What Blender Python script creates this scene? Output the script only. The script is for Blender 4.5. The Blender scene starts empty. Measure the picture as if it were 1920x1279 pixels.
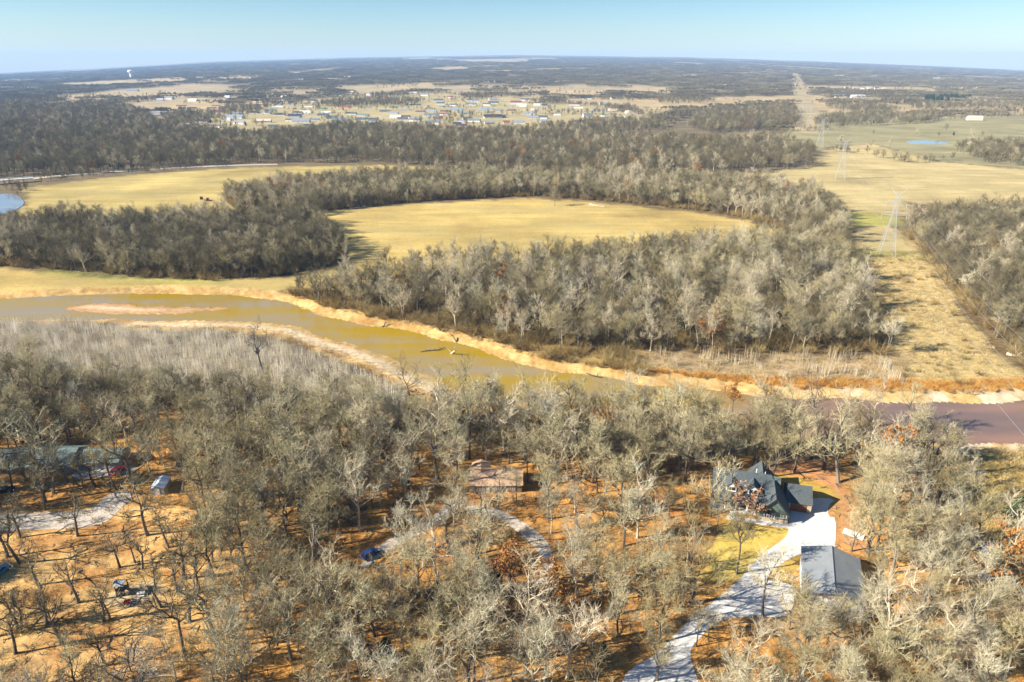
import bpy, bmesh, math, random
import numpy as np
from mathutils import Vector, Matrix

random.seed(7)
RNG = np.random.default_rng(11)
SC = bpy.context.scene
COL = SC.collection
R = math.radians

# ------------------------------------------------------------------ camera
CAM_H, FPX = 110.0, 1280.0
PITCH = math.atan((639.5 - 120.0) / FPX)
cam = bpy.data.cameras.new('camera')
cam.sensor_width = 36.0
cam.lens = 24.0
cam.clip_start = 1.0
cam.clip_end = 60000.0
cam_o = bpy.data.objects.new('camera', cam)
COL.objects.link(cam_o)
cam_o.location = (0, 0, CAM_H)
cam_o.rotation_euler = (math.pi / 2 - PITCH, 0, 0)
SC.camera = cam_o

# ------------------------------------------------------------------ sky, sun, exposure
SUN_EL, SUN_X, SUN_Y = R(30), -math.cos(R(13)), -math.sin(R(13))
world = bpy.data.worlds.new('World')
SC.world = world
world.use_nodes = True
wn, wl = world.node_tree.nodes, world.node_tree.links
wn.clear()
sky = wn.new('ShaderNodeTexSky')
sky.sky_type = 'NISHITA'
sky.sun_disc = False
sky.sun_elevation = SUN_EL
sky.sun_rotation = math.atan2(SUN_X, SUN_Y)
sky.altitude = 300
sky.air_density = 1.0
sky.dust_density = 0.1
sky.ozone_density = 4.0
bg = wn.new('ShaderNodeBackground')
bg.inputs['Strength'].default_value = 0.05
wo = wn.new('ShaderNodeOutputWorld')
hs_ = wn.new('ShaderNodeHueSaturation')
hs_.inputs['Saturation'].default_value = 1.25
wl.new(sky.outputs[0], hs_.inputs['Color'])
wl.new(hs_.outputs[0], bg.inputs[0])
wl.new(bg.outputs[0], wo.inputs[0])

sun = bpy.data.lights.new('sun', 'SUN')
sun.energy = 5.0
sun.angle = R(0.5)
sun.color = (1.0, 0.91, 0.78)
sun_o = bpy.data.objects.new('sun', sun)
COL.objects.link(sun_o)
sv = Vector((SUN_X * math.cos(SUN_EL), SUN_Y * math.cos(SUN_EL), math.sin(SUN_EL)))
sun_o.rotation_euler = sv.to_track_quat('Z', 'Y').to_euler()
sun_o.location = (-100, -50, 400)

SC.view_settings.view_transform = 'Standard'
SC.view_settings.look = 'None'
SC.view_settings.gamma = 1.0
SC.view_settings.use_curve_mapping = False
SC.view_settings.exposure = 1.44
SC.cycles.max_bounces = 5
SC.cycles.diffuse_bounces = 2
SC.cycles.glossy_bounces = 2
SC.cycles.volume_bounces = 1
SC.cycles.transparent_max_bounces = 4
HAZE_DENSITY = 0.00006

# ------------------------------------------------------------------ terrain shape
CT, ST = math.cos(PITCH), math.sin(PITCH)
R_FAR = 12500.0
HX = np.array([-400, 0, 200, 400, 640, 960, 1280, 1500, 1750, 1920, 2300.])
HY = np.array([160, 140, 130, 118.5, 111, 106, 110, 117, 127, 135, 155.])


def far_z(x, y):
    """Gently rising upland beyond 1.5 km, highest straight ahead."""
    x = np.asarray(x, float); y = np.asarray(y, float)
    r = np.hypot(x, y)
    px = 960 + FPX * 1.08 * x / np.maximum(y, 1e-3)
    px = np.where(y > 1, px, np.where(x < 0, -400, 2300))
    hy = np.interp(px, HX, HY)
    b = (639.5 - hy) / FPX
    a = (px - 960) / FPX
    el = (-ST + b * CT) / np.hypot(a, CT + b * ST)
    zR = CAM_H + R_FAR * el
    t = np.clip((r - 1500) / (R_FAR - 1500), 0, 1.3)
    return zR * t * t / (t + 0.03)


def at(px, py, z=None):
    """The point of the land under the pixel (px, py) of the photograph."""
    a, b = (px - 960) / FPX, (639.5 - py) / FPX
    d = (a, CT + b * ST, -ST + b * CT)
    if z is not None or (py > 200):
        zz = z or 0.0
        t = (zz - CAM_H) / d[2]
        return Vector((d[0] * t, d[1] * t, zz))
    lo, hi = 300.0, 14000.0
    for t in np.linspace(300, 13500, 400):
        if CAM_H + d[2] * t < float(far_z(d[0] * t, d[1] * t)):
            hi = t
            break
        lo = t
    for _ in range(30):
        m = (lo + hi) / 2
        if CAM_H + d[2] * m < float(far_z(d[0] * m, d[1] * m)):
            hi = m
        else:
            lo = m
    return Vector((d[0] * hi, d[1] * hi, float(far_z(d[0] * hi, d[1] * hi))))


def proj(x, y, z):
    d = y * CT - (z - CAM_H) * ST
    u = y * ST + (z - CAM_H) * CT
    d = np.maximum(d, 1.0)
    return 960 + FPX * x / d, 639.5 - FPX * u / d, d


def poly(pts, z=None):
    return np.array([at(px, py, z)[:2] for px, py in pts])


def inside(P, pg):
    x, y = P[:, 0], P[:, 1]
    res = np.zeros(len(P), bool)
    n = len(pg)
    for i in range(n):
        x0, y0 = pg[i]; x1, y1 = pg[(i + 1) % n]
        if y0 == y1:
            continue
        c = ((y0 > y) != (y1 > y)) & (x < (x1 - x0) * (y - y0) / (y1 - y0) + x0)
        res ^= c
    return res


def sdist(P, pg, margin=60.0):
    """Signed distance to a polygon, negative inside; far points just get the margin."""
    out = np.full(len(P), margin)
    lo, hi = pg.min(0) - margin, pg.max(0) + margin
    k = np.where((P[:, 0] > lo[0]) & (P[:, 0] < hi[0]) & (P[:, 1] > lo[1]) & (P[:, 1] < hi[1]))[0]
    if not len(k):
        return out
    Q = P[k]
    d = np.full(len(Q), 1e9)
    n = len(pg)
    for i in range(n):
        a, b = pg[i], pg[(i + 1) % n]
        ab = b - a
        t = np.clip(((Q - a) @ ab) / max(ab @ ab, 1e-9), 0, 1)
        e = Q - a - t[:, None] * ab
        d = np.minimum(d, np.hypot(e[:, 0], e[:, 1]))
    d = np.where(inside(Q, pg), -d, d)
    out[k] = np.clip(d, -1e9, margin)
    return out


def vnoise(x, y, s, seed=0):
    """Smooth value noise, 0..1."""
    x = np.asarray(x) / s; y = np.asarray(y) / s
    xi, yi = np.floor(x).astype(np.int64), np.floor(y).astype(np.int64)
    fx, fy = x - xi, y - yi
    fx, fy = fx * fx * (3 - 2 * fx), fy * fy * (3 - 2 * fy)

    def h(i, j):
        n = (i * 374761393 + j * 668265263 + seed * 974711) & 0x7fffffff
        n = ((n ^ (n >> 13)) * 1274126177) & 0x7fffffff
        return ((n ^ (n >> 16)) & 0xffff) / 65535.0
    return (h(xi, yi) * (1 - fx) + h(xi + 1, yi) * fx) * (1 - fy) + (h(xi, yi + 1) * (1 - fx) + h(xi + 1, yi + 1) * fx) * fy


def smooth(a, b, x):
    t = np.clip((x - a) / (b - a), 0, 1)
    return t * t * (3 - 2 * t)


# ------------------------------------------------------------------ materials
def new_mat(name):
    m = bpy.data.materials.new(name)
    m.use_nodes = True
    nt = m.node_tree
    return m, nt, nt.nodes['Principled BSDF']


def mat(name, col, rough=0.85, metal=0.0, col2=None, scale=1.0, bump=0.0, stretch=None, spec=0.3):
    m, nt, b = new_mat(name)
    b.inputs['Roughness'].default_value = rough
    b.inputs['Metallic'].default_value = metal
    b.inputs['Specular IOR Level'].default_value = spec
    b.inputs['Base Color'].default_value = (*col, 1)
    if col2 or bump:
        tc = nt.nodes.new('ShaderNodeTexCoord')
        mp = nt.nodes.new('ShaderNodeMapping')
        nt.links.new(tc.outputs['Object'], mp.inputs[0])
        if stretch:
            mp.inputs['Scale'].default_value = stretch
        nz = nt.nodes.new('ShaderNodeTexNoise')
        nz.inputs['Scale'].default_value = scale
        nz.inputs['Detail'].default_value = 5
        nt.links.new(mp.outputs[0], nz.inputs['Vector'])
        if col2:
            mx = nt.nodes.new('ShaderNodeMix')
            mx.data_type = 'RGBA'
            rp = nt.nodes.new('ShaderNodeMapRange')
            rp.inputs[1].default_value = 0.35
            rp.inputs[2].default_value = 0.65
            nt.links.new(nz.outputs[0], rp.inputs[0])
            nt.links.new(rp.outputs[0], mx.inputs[0])
            mx.inputs[6].default_value = (*col, 1)
            mx.inputs[7].default_value = (*col2, 1)
            nt.links.new(mx.outputs[2], b.inputs['Base Color'])
        if bump:
            bp = nt.nodes.new('ShaderNodeBump')
            bp.inputs['Strength'].default_value = bump
            bp.inputs['Distance'].default_value = 0.1
            nt.links.new(nz.outputs[0], bp.inputs['Height'])
            nt.links.new(bp.outputs[0], b.inputs['Normal'])
    return m


def mat_random(name, cols, rough=0.9):
    """Colour drawn per object or instance from a small ramp (bark and twigs differ from tree to tree)."""
    m, nt, b = new_mat(name)
    b.inputs['Roughness'].default_value = rough
    b.inputs['Specular IOR Level'].default_value = 0.15
    oi = nt.nodes.new('ShaderNodeObjectInfo')
    cr = nt.nodes.new('ShaderNodeValToRGB')
    el = cr.color_ramp.elements
    n = len(cols)
    el[0].position = 0; el[0].color = (*cols[0], 1)
    el[1].position = 1; el[1].color = (*cols[-1], 1)
    for i in range(1, n - 1):
        e = el.new(i / (n - 1)); e.color = (*cols[i], 1)
    nt.links.new(oi.outputs['Random'], cr.inputs[0])
    nt.links.new(cr.outputs[0], b.inputs['Base Color'])
    return m


def ground_material():
    m, nt, b = new_mat('soil_and_grass')
    b.inputs['Roughness'].default_value = 0.95
    b.inputs['Specular IOR Level'].default_value = 0.1
    N, L = nt.nodes, nt.links
    at_ = N.new('ShaderNodeAttribute'); at_.attribute_name = 'cover'
    tc = N.new('ShaderNodeTexCoord')

    def noise(scale, det, st=None, rough=0.6):
        n = N.new('ShaderNodeTexNoise')
        n.inputs['Scale'].default_value = scale
        n.inputs['Detail'].default_value = det
        n.inputs['Roughness'].default_value = rough
        if st:
            mp = N.new('ShaderNodeMapping'); mp.inputs['Scale'].default_value = st
            L.new(tc.outputs['Object'], mp.inputs[0]); L.new(mp.outputs[0], n.inputs['Vector'])
        else:
            L.new(tc.outputs['Object'], n.inputs['Vector'])
        return n

    def math_(op, a, b_):
        k = N.new('ShaderNodeMath'); k.operation = op
        for i, v in enumerate((a, b_)):
            if isinstance(v, (int, float)): k.inputs[i].default_value = v
            else: L.new(v, k.inputs[i])
        return k.outputs[0]

    def rng(src, a, b_, c, d):
        k = N.new('ShaderNodeMapRange')
        L.new(src, k.inputs[0])
        for i, v in zip((1, 2, 3, 4), (a, b_, c, d)): k.inputs[i].default_value = v
        return k.outputs[0]
    n1 = noise(0.45, 8, rough=0.7)      # litter drifts
    n2 = noise(0.035, 6)                # broad patches
    n3 = noise(0.05, 6, (0.25, 1.6, 1)) # mown streaks
    lit = rng(n1.outputs[0], 0.36, 0.66, 0.5, 1.3)
    pat = rng(n2.outputs[0], 0.3, 0.7, 0.72, 1.25)
    strk = rng(n3.outputs[0], 0.3, 0.7, 0.78, 1.18)
    al = at_.outputs['Alpha']
    litter = math_('MULTIPLY', math_('MULTIPLY', lit, pat), rng(noise(2.6, 6, None, 0.8).outputs[0], 0.38, 0.62, 0.55, 1.4))
    n6 = noise(0.012, 9, None, 0.65)
    fieldv = math_('MULTIPLY', math_('MULTIPLY', strk, rng(n6.outputs[0], 0.35, 0.65, 0.66, 1.2)), rng(n1.outputs[0], 0.3, 0.7, 0.85, 1.15))
    mx = N.new('ShaderNodeMix'); L.new(al, mx.inputs[0]); L.new(fieldv, mx.inputs[2]); L.new(litter, mx.inputs[3])
    vm = N.new('ShaderNodeVectorMath'); vm.operation = 'SCALE'
    L.new(at_.outputs['Color'], vm.inputs[0]); L.new(mx.outputs[0], vm.inputs['Scale'])
    # straw and green flecks
    m2 = N.new('ShaderNodeMix'); m2.data_type = 'RGBA'
    n4 = noise(0.11, 7)
    L.new(math_('MULTIPLY', rng(n4.outputs[0], 0.5, 0.72, 0, 0.6), al), m2.inputs[0])
    L.new(vm.outputs[0], m2.inputs[6]); m2.inputs[7].default_value = (0.30, 0.235, 0.13, 1)
    m5 = N.new('ShaderNodeMix'); m5.data_type = 'RGBA'   # thin olive growth in the fields
    n8 = noise(0.02, 8, (0.6, 1.4, 1), 0.68)
    inv = math_('SUBTRACT', 1.0, al)
    L.new(math_('MULTIPLY', rng(n8.outputs[0], 0.46, 0.64, 0, 0.55), inv), m5.inputs[0])
    L.new(m2.outputs[2], m5.inputs[6]); m5.inputs[7].default_value = (0.31, 0.265, 0.115, 1)
    L.new(m5.outputs[2], b.inputs['Base Color'])
    bp = N.new('ShaderNodeBump'); bp.inputs['Strength'].default_value = 0.5; bp.inputs['Distance'].default_value = 0.14
    L.new(n1.outputs[0], bp.inputs['Height']); L.new(bp.outputs[0], b.inputs['Normal'])
    return m


def water_material(name, c1, c2, c3=None):
    m, nt, b = new_mat(name)
    N, L = nt.nodes, nt.links
    b.inputs['Roughness'].default_value = 0.05
    b.inputs['IOR'].default_value = 1.33
    b.inputs['Specular IOR Level'].default_value = 0.75
    tc = N.new('ShaderNodeTexCoord')
    sp = N.new('ShaderNodeSeparateXYZ'); L.new(tc.outputs['Object'], sp.inputs[0])
    mp = N.new('ShaderNodeMapping'); mp.inputs['Scale'].default_value = (0.016, 0.075, 1)
    L.new(tc.outputs['Object'], mp.inputs[0])
    nz = N.new('ShaderNodeTexNoise'); nz.inputs['Scale'].default_value = 1.0; nz.inputs['Detail'].default_value = 5
    L.new(mp.outputs[0], nz.inputs['Vector'])
    r1 = N.new('ShaderNodeMapRange'); L.new(nz.outputs[0], r1.inputs[0]); r1.inputs[1].default_value = 0.42; r1.inputs[2].default_value = 0.62
    mx = N.new('ShaderNodeMix'); mx.data_type = 'RGBA'
    mx.inputs[6].default_value = (*c1, 1); mx.inputs[7].default_value = (*c2, 1)
    L.new(r1.outputs[0], mx.inputs[0])
    out = mx.outputs[2]
    if c3:   # muddier, redder shallows downstream (east); grey reflection tone painted in upstream (west)
        r2 = N.new('ShaderNodeMapRange'); L.new(sp.outputs[0], r2.inputs[0]); r2.inputs[1].default_value = 55; r2.inputs[2].default_value = 120
        m3 = N.new('ShaderNodeMix'); m3.data_type = 'RGBA'; L.new(r2.outputs[0], m3.inputs[0]); L.new(out, m3.inputs[6])
        m4 = N.new('ShaderNodeMix'); m4.data_type = 'RGBA'; L.new(r1.outputs[0], m4.inputs[0])
        m4.inputs[6].default_value = (*c3[0], 1); m4.inputs[7].default_value = (*c3[1], 1)
        L.new(m4.outputs[2], m3.inputs[7])
        out = m3.outputs[2]
    L.new(out, b.inputs['Base Color'])
    n2 = N.new('ShaderNodeTexNoise'); n2.inputs['Scale'].default_value = 0.8; n2.inputs['Detail'].default_value = 3
    L.new(tc.outputs['Object'], n2.inputs['Vector'])
    bp = N.new('ShaderNodeBump'); bp.inputs['Strength'].default_value = 0.05; bp.inputs['Distance'].default_value = 0.1
    L.new(n2.outputs[0], bp.inputs['Height']); L.new(bp.outputs[0], b.inputs['Normal'])
    return m


M = {}
M['ground'] = ground_material()
M['river'] = water_material('muddy_river', (0.31, 0.205, 0.008), (0.27, 0.21, 0.11), ((0.17, 0.115, 0.085), (0.27, 0.155, 0.095)))  # second, greyer tone stands in for reflections on the water
M['pond'] = water_material('pond_water', (0.20, 0.215, 0.22), (0.24, 0.25, 0.25))
M['concrete'] = mat('concrete', (0.57, 0.56, 0.53), 0.9, col2=(0.52, 0.51, 0.48), scale=0.5, bump=0.1)
M['gravel'] = mat('pale_gravel', (0.52, 0.47, 0.40), 0.95, col2=(0.36, 0.30, 0.23), scale=1.2, bump=0.5)
M['trunk'] = mat_random('bark', [(0.085, 0.07, 0.055), (0.13, 0.11, 0.085), (0.20, 0.18, 0.14)])
M['twig'] = mat_random('twigs', [(0.16, 0.13, 0.06), (0.44, 0.38, 0.21), (0.28, 0.24, 0.125), (0.51, 0.455, 0.28), (0.20, 0.168, 0.09), (0.53, 0.48, 0.33)])
M['pale_bark'] = mat_random('pale_bark', [(0.52, 0.45, 0.31), (0.44, 0.38, 0.27), (0.62, 0.55, 0.42)])
M['dark_twig'] = mat_random('dark_twigs', [(0.11, 0.095, 0.05), (0.20, 0.17, 0.095), (0.13, 0.112, 0.065), (0.32, 0.28, 0.165)])  # darker bark; for distant woods the tone also holds their self-shadow
M['pale_twig'] = mat_random('pale_twigs', [(0.48, 0.42, 0.28), (0.42, 0.36, 0.24), (0.55, 0.48, 0.34)])
M['ash_twig'] = mat_random('ashen_twigs', [(0.47, 0.43, 0.30), (0.33, 0.30, 0.20), (0.57, 0.53, 0.39), (0.28, 0.255, 0.17)])
M['dead'] = mat('weathered_wood', (0.16, 0.14, 0.12), 0.9, col2=(0.06, 0.05, 0.045), scale=3)
M['russet'] = mat_random('russet_leaves', [(0.36, 0.13, 0.03), (0.42, 0.19, 0.04), (0.30, 0.13, 0.05)])
M['rosy'] = mat_random('dry_rosy_leaves', [(0.36, 0.20, 0.13), (0.40, 0.22, 0.13)])
M['cedar'] = mat_random('cedar_needles', [(0.03, 0.055, 0.02), (0.045, 0.07, 0.025), (0.06, 0.075, 0.03)])
M['brush'] = mat_random('brush_twigs', [(0.15, 0.10, 0.04), (0.28, 0.20, 0.075), (0.34, 0.26, 0.11), (0.16, 0.12, 0.055)])
M['sapling'] = mat_random('sapling_stems', [(0.66, 0.60, 0.48), (0.54, 0.48, 0.36), (0.76, 0.71, 0.60)])
M['sapling_far'] = mat_random('young_stems', [(0.46, 0.39, 0.26), (0.36, 0.29, 0.18), (0.56, 0.50, 0.38)])
M['reed'] = mat_random('reeds', [(0.46, 0.21, 0.035), (0.48, 0.28, 0.07), (0.38, 0.18, 0.04)])
M['straw'] = mat_random('straw_grass', [(0.46, 0.35, 0.16), (0.37, 0.28, 0.13), (0.50, 0.41, 0.22)])


# ------------------------------------------------------------------ small helpers
def link(o, parent=None):
    COL.objects.link(o)
    if parent is not None:
        o.parent = parent
    return o


def tag(o, label=None, cat=None, group=None, kind=None):
    if label: o['label'] = label
    if cat: o['category'] = cat
    if group: o['group'] = group
    if kind: o['kind'] = kind
    return o


def empty(name, loc, rz=0.0, scale=1.0):
    o = bpy.data.objects.new(name, None)
    o.empty_display_size = 0.5
    o.location = loc
    o.rotation_euler = (0, 0, rz)
    o.scale = (scale,) * 3
    return link(o)


def copy_tree(o, parent=None):
    c = o.copy()
    COL.objects.link(c)
    c.parent = parent
    for ch in o.children:
        copy_tree(ch, c)
    return c


class MB:
    """Collects boxes, prisms, bars and loose polygons into one mesh."""
    def __init__(self):
        self.v, self.f = [], []

    def add(self, vs, fs):
        k = len(self.v)
        self.v += [tuple(p) for p in vs]
        self.f += [tuple(i + k for i in f) for f in fs]
        return self

    def box(self, x0, x1, y0, y1, z0, z1):
        vs = [(x0, y0, z0), (x1, y0, z0), (x1, y1, z0), (x0, y1, z0), (x0, y0, z1), (x1, y0, z1), (x1, y1, z1), (x0, y1, z1)]
        return self.add(vs, [(3, 2, 1, 0), (4, 5, 6, 7), (0, 1, 5, 4), (1, 2, 6, 5), (2, 3, 7, 6), (3, 0, 4, 7)])

    def hexa(self, lo, hi):
        n = len(lo)
        return self.add(list(lo) + list(hi), [tuple(range(n - 1, -1, -1)), tuple(range(n, 2 * n))] + [(i, (i + 1) % n, n + (i + 1) % n, n + i) for i in range(n)])

    def slab(self, quad, t):
        """A sheet of thickness t under the polygon."""
        a, b, c = (Vector(p) for p in quad[:3])
        n = (b - a).cross(c - a).normalized()
        return self.hexa([Vector(p) - n * t for p in quad], [Vector(p) for p in quad])

    def bar(self, p0, p1, r0, r1=None, n=6):
        p0, p1 = Vector(p0), Vector(p1)
        r1 = r0 if r1 is None else r1
        d = (p1 - p0).normalized()
        u = d.orthogonal().normalized(); w = d.cross(u)
        A = [p0 + (u * math.cos(a) + w * math.sin(a)) * r0 for a in (2 * math.pi * i / n for i in range(n))]
        B = [p1 + (u * math.cos(a) + w * math.sin(a)) * r1 for a in (2 * math.pi * i / n for i in range(n))]
        return self.hexa(A, B)

    def build(self, name, m, parent=None, smooth_=False):
        me = bpy.data.meshes.new(name)
        me.from_pydata(self.v, [], self.f)
        me.materials.append(m)
        if smooth_:
            me.shade_smooth()
        me.update()
        o = bpy.data.objects.new(name, me)
        return link(o, parent)


def sheet(name, pts, z, m, thick=0.0):
    """A flat sheet of land from an outline (list of xy), with a shallow edge."""
    bm = bmesh.new()
    vs = [bm.verts.new((x, y, z)) for x, y in pts]
    f = bm.faces.new(vs)
    if f.normal.z < 0:
        f.normal_flip()
    bmesh.ops.triangulate(bm, faces=[f])
    if thick:
        g = bmesh.ops.extrude_face_region(bm, geom=bm.faces[:])
        for v in g['geom']:
            if isinstance(v, bmesh.types.BMVert):
                pass
        for v in vs:
            v.co.z -= thick
        bmesh.ops.recalc_face_normals(bm, faces=bm.faces[:])
    me = bpy.data.meshes.new(name)
    bm.to_mesh(me); bm.free()
    me.materials.append(m)
    return link(bpy.data.objects.new(name, me))


def round_outline(pts, n=2):
    """Chaikin rounding of an outline."""
    P = np.array(pts, float)
    for _ in range(n):
        Q = np.roll(P, -1, 0)
        P = np.stack([0.75 * P + 0.25 * Q, 0.25 * P + 0.75 * Q], 1).reshape(-1, 2)
    return P

# ------------------------------------------------------------------ land plan (outlines on the ground)
RIVER = poly([(-700, 590), (-200, 572), (0, 562), (120, 556), (300, 550), (450, 553), (530, 565), (600, 590), (680, 607), (760, 622), (840, 640),
              (900, 658), (960, 675), (1020, 690), (1080, 702), (1150, 713), (1250, 723), (1350, 735), (1450, 745), (1600, 752),
              (1740, 757), (1920, 755), (2600, 752), (2600, 815), (1920, 830), (1800, 836), (1650, 830), (1500, 815), (1350, 795),
              (1230, 772), (1180, 752), (1070, 748), (960, 752), (870, 738), (830, 718), (780, 693), (720, 668), (640, 640), (560, 613),
              (480, 604), (400, 602), (300, 601), (130, 598), (0, 606), (-700, 640)], -2.0)
BARS = [poly(p, -2.0) for p in (
    [(105, 581), (140, 571), (190, 567), (240, 570), (290, 573), (340, 574), (400, 575), (470, 575), (420, 583), (350, 588), (280, 592), (190, 590)],)]
RIVER_LEFT = [(-60, 372), (-10, 366), (22, 362), (42, 372), (47, 384), (30, 394), (12, 400), (-20, 406), (-60, 410)]
POND = [(1697, 266), (1715, 263.5), (1745, 263.5), (1770, 266), (1784, 269.5), (1760, 271), (1730, 270.5), (1708, 269.5)]
HAY_A = poly([(52, 352), (200, 333), (450, 314), (720, 310), (900, 322), (700, 345), (430, 352), (415, 380), (590, 405), (420, 425), (130, 425), (30, 415), (48, 385)])
HAY_B = poly([(596, 400), (680, 391), (800, 381), (1000, 372), (1130, 382), (1300, 398), (1400, 414), (1480, 440), (1400, 470), (1150, 490),
              (1000, 510), (850, 520), (700, 540), (540, 545), (350, 545), (180, 542), (60, 548), (0, 552), (-300, 560), (-300, 505), (0, 503), (250, 525), (540, 522), (668, 492), (640, 455), (600, 420)])
PASTURE = poly([(1400, 326), (1530, 312), (1528, 290), (1560, 276), (1640, 271), (1760, 303), (1920, 318), (2300, 330), (2300, 420), (1920, 385), (1700, 380), (1680, 430),
                (1720, 478), (1630, 480), (1600, 440), (1585, 400), (1560, 362), (1500, 345)])
CORRIDOR = poly([(1628, 478), (1722, 478), (1760, 520), (1800, 580), (1850, 640), (1930, 720), (2100, 735), (2100, 750), (1690, 735), (1690, 690), (1650, 580)])
OLIVE = poly([(1440, 262), (1490, 240), (1490, 205), (1560, 214), (1700, 222), (1920, 216), (2400, 215), (2400, 325), (1920, 316), (1760, 302), (1640, 270), (1560, 275), (1528, 290), (1500, 272)])
REEDS = poly([(1090, 684), (1350, 703), (1500, 711), (1750, 714), (2000, 710), (2000, 738), (1700, 737), (1450, 729), (1250, 711), (1090, 696)])
SAPLING_FAR = poly([(1180, 662), (1400, 672), (1690, 668), (1700, 728), (1560, 722), (1350, 708), (1180, 690)])
SAPLING_NEAR = poly([(-100, 608), (130, 610), (400, 622), (520, 645), (600, 675), (700, 708), (790, 738), (860, 770), (760, 780), (600, 760), (450, 745), (300, 728), (150, 712), (-100, 712)])
SLOPE = poly([(535, 545), (640, 572), (760, 596), (900, 630), (1050, 656), (1200, 664), (1210, 706), (1080, 699), (960, 672), (840, 638), (680, 604), (560, 575)])
GRASS_NEAR = poly([(1790, 855), (1840, 840), (1920, 834), (2100, 830), (2100, 1075), (1920, 1050), (1840, 1005), (1800, 930)])
LAWN = poly([(1312, 1078), (1335, 1005), (1365, 975), (1480, 992), (1474, 1009), (1440, 1032), (1404, 1062), (1394, 1080), (1345, 1085)])
LAWN_BACK = poly([(1467, 893), (1520, 902), (1558, 918), (1570, 936), (1523, 932), (1490, 922)])
LAWN_ISLE = poly([(1436, 1086), (1458, 1064), (1500, 1038), (1500, 1060), (1488, 1096), (1460, 1090)])
DIRT_HOUSE = poly([(1380, 872), (1480, 845), (1580, 872), (1610, 960), (1615, 1030), (1568, 1020), (1570, 935), (1520, 898), (1460, 885)])
YARD = poly([(-200, 1000), (0, 985), (240, 940), (380, 960), (395, 1060), (370, 1180), (330, 1250), (200, 1300), (-200, 1320)])
SPARSE = poly([(560, 985), (700, 960), (820, 930), (1100, 900), (1300, 930), (1330, 1090), (1250, 1180), (1000, 1200), (820, 1110), (600, 1050)])
STRIP = poly([(1484, 138), (1497, 138), (1532, 200), (1545, 250), (1488, 250), (1491, 200)])
SANDPIT = poly([(190, 1135), (228, 1105), (290, 1094), (303, 1108), (272, 1132), (232, 1150)])
GRAVEL = [[(-40, 962), (60, 962), (130, 960), (180, 953), (192, 932), (236, 917), (252, 930), (222, 958), (196, 985), (120, 992), (-40, 998)],
          [(132, 885), (200, 872), (262, 874), (256, 886), (200, 893), (140, 900)],
          [(672, 1062), (700, 1032), (730, 1010), (788, 984), (828, 955), (838, 936), (880, 931), (872, 948), (846, 962), (810, 990), (748, 1022), (700, 1052), (684, 1070)],
          [(876, 946), (930, 951), (985, 980), (1026, 1012), (1042, 1050), (1030, 1092), (1008, 1100), (1018, 1060), (1008, 1030), (970, 994), (920, 966), (870, 962)]]
GRAVEL_W = [poly(g) for g in GRAVEL]
DRIVE_PX = [(1150, 1310), (1180, 1252), (1230, 1230), (1262, 1192), (1305, 1152), (1355, 1115), (1397, 1077), (1405, 1060), (1442, 1030), (1472, 1010), (1480, 992),
            (1478, 981), (1482, 957), (1490, 948), (1519, 943), (1524, 933), (1568, 936), (1553, 947), (1553, 970), (1568, 970), (1567, 1022), (1560, 1034), (1503, 1036), (1455, 1062),
            (1432, 1087), (1452, 1089), (1487, 1098), (1493, 1108), (1486, 1155), (1430, 1158), (1380, 1156), (1350, 1163), (1330, 1175), (1315, 1195),
            (1297, 1212), (1294, 1235), (1303, 1260), (1320, 1310)]
DRIVE = poly(DRIVE_PX)
WALK = poly([(1360, 972), (1372, 957), (1380, 957), (1384, 969), (1480, 983), (1479, 991), (1385, 978)])

# tan fields and clearings in the far country
FAR_FIELDS = [[(262, 152), (300, 146), (430, 142), (520, 140), (470, 150), (380, 151)],
              [(100, 158), (230, 151), (250, 156), (140, 163)],
              [(-20, 195), (60, 190), (140, 182), (190, 176), (205, 182), (130, 196), (60, 203), (-20, 206)],
              [(165, 180), (330, 174), (330, 181), (210, 193), (180, 192)],
              [(312, 196), (420, 190), (530, 185), (575, 190), (480, 203), (360, 209), (315, 206)],
              [(700, 164), (780, 156), (860, 151), (870, 155), (780, 163), (720, 168)],
              [(830, 125), (960, 121), (970, 124), (860, 129)], [(890, 134), (1050, 128), (1050, 132), (900, 138)],
              [(878, 180), (960, 171), (1060, 168), (1125, 169), (1115, 181), (1000, 184)],
              [(1170, 166), (1262, 163), (1262, 172), (1180, 173)], [(1290, 136), (1480, 133), (1480, 137), (1300, 140)], [(1280, 162), (1470, 156), (1480, 160), (1300, 167)],
              [(1010, 190), (1110, 183), (1290, 184), (1490, 179), (1560, 180), (1700, 183), (1930, 178), (2200, 180), (2200, 214), (1920, 214), (1700, 221), (1560, 212), (1490, 204), (1420, 202), (1250, 207), (1130, 194)],
              [(1500, 160), (1700, 163), (1930, 168), (1930, 176), (1700, 172), (1510, 168)],
              [(1484, 138), (1497, 138), (1530, 200), (1540, 245), (1490, 245), (1492, 200)],
              [(1150, 258), (1320, 255), (1490, 250), (1480, 266), (1250, 262)], [(1620, 140), (1800, 146), (1800, 149), (1620, 143)],
              [(135, 235), (215, 230), (215, 234), (135, 239)], [(0, 150), (150, 146), (120, 150), (0, 155)]]
FAR_FIELDS_W = [poly(p) for p in FAR_FIELDS]
TOWN = poly([(300, 222), (420, 204), (560, 190), (700, 176), (880, 176), (1000, 186), (1130, 196), (1250, 208), (1210, 228), (1050, 244), (950, 250), (860, 250), (790, 240), (640, 236), (570, 246), (470, 252), (360, 246)])

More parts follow.
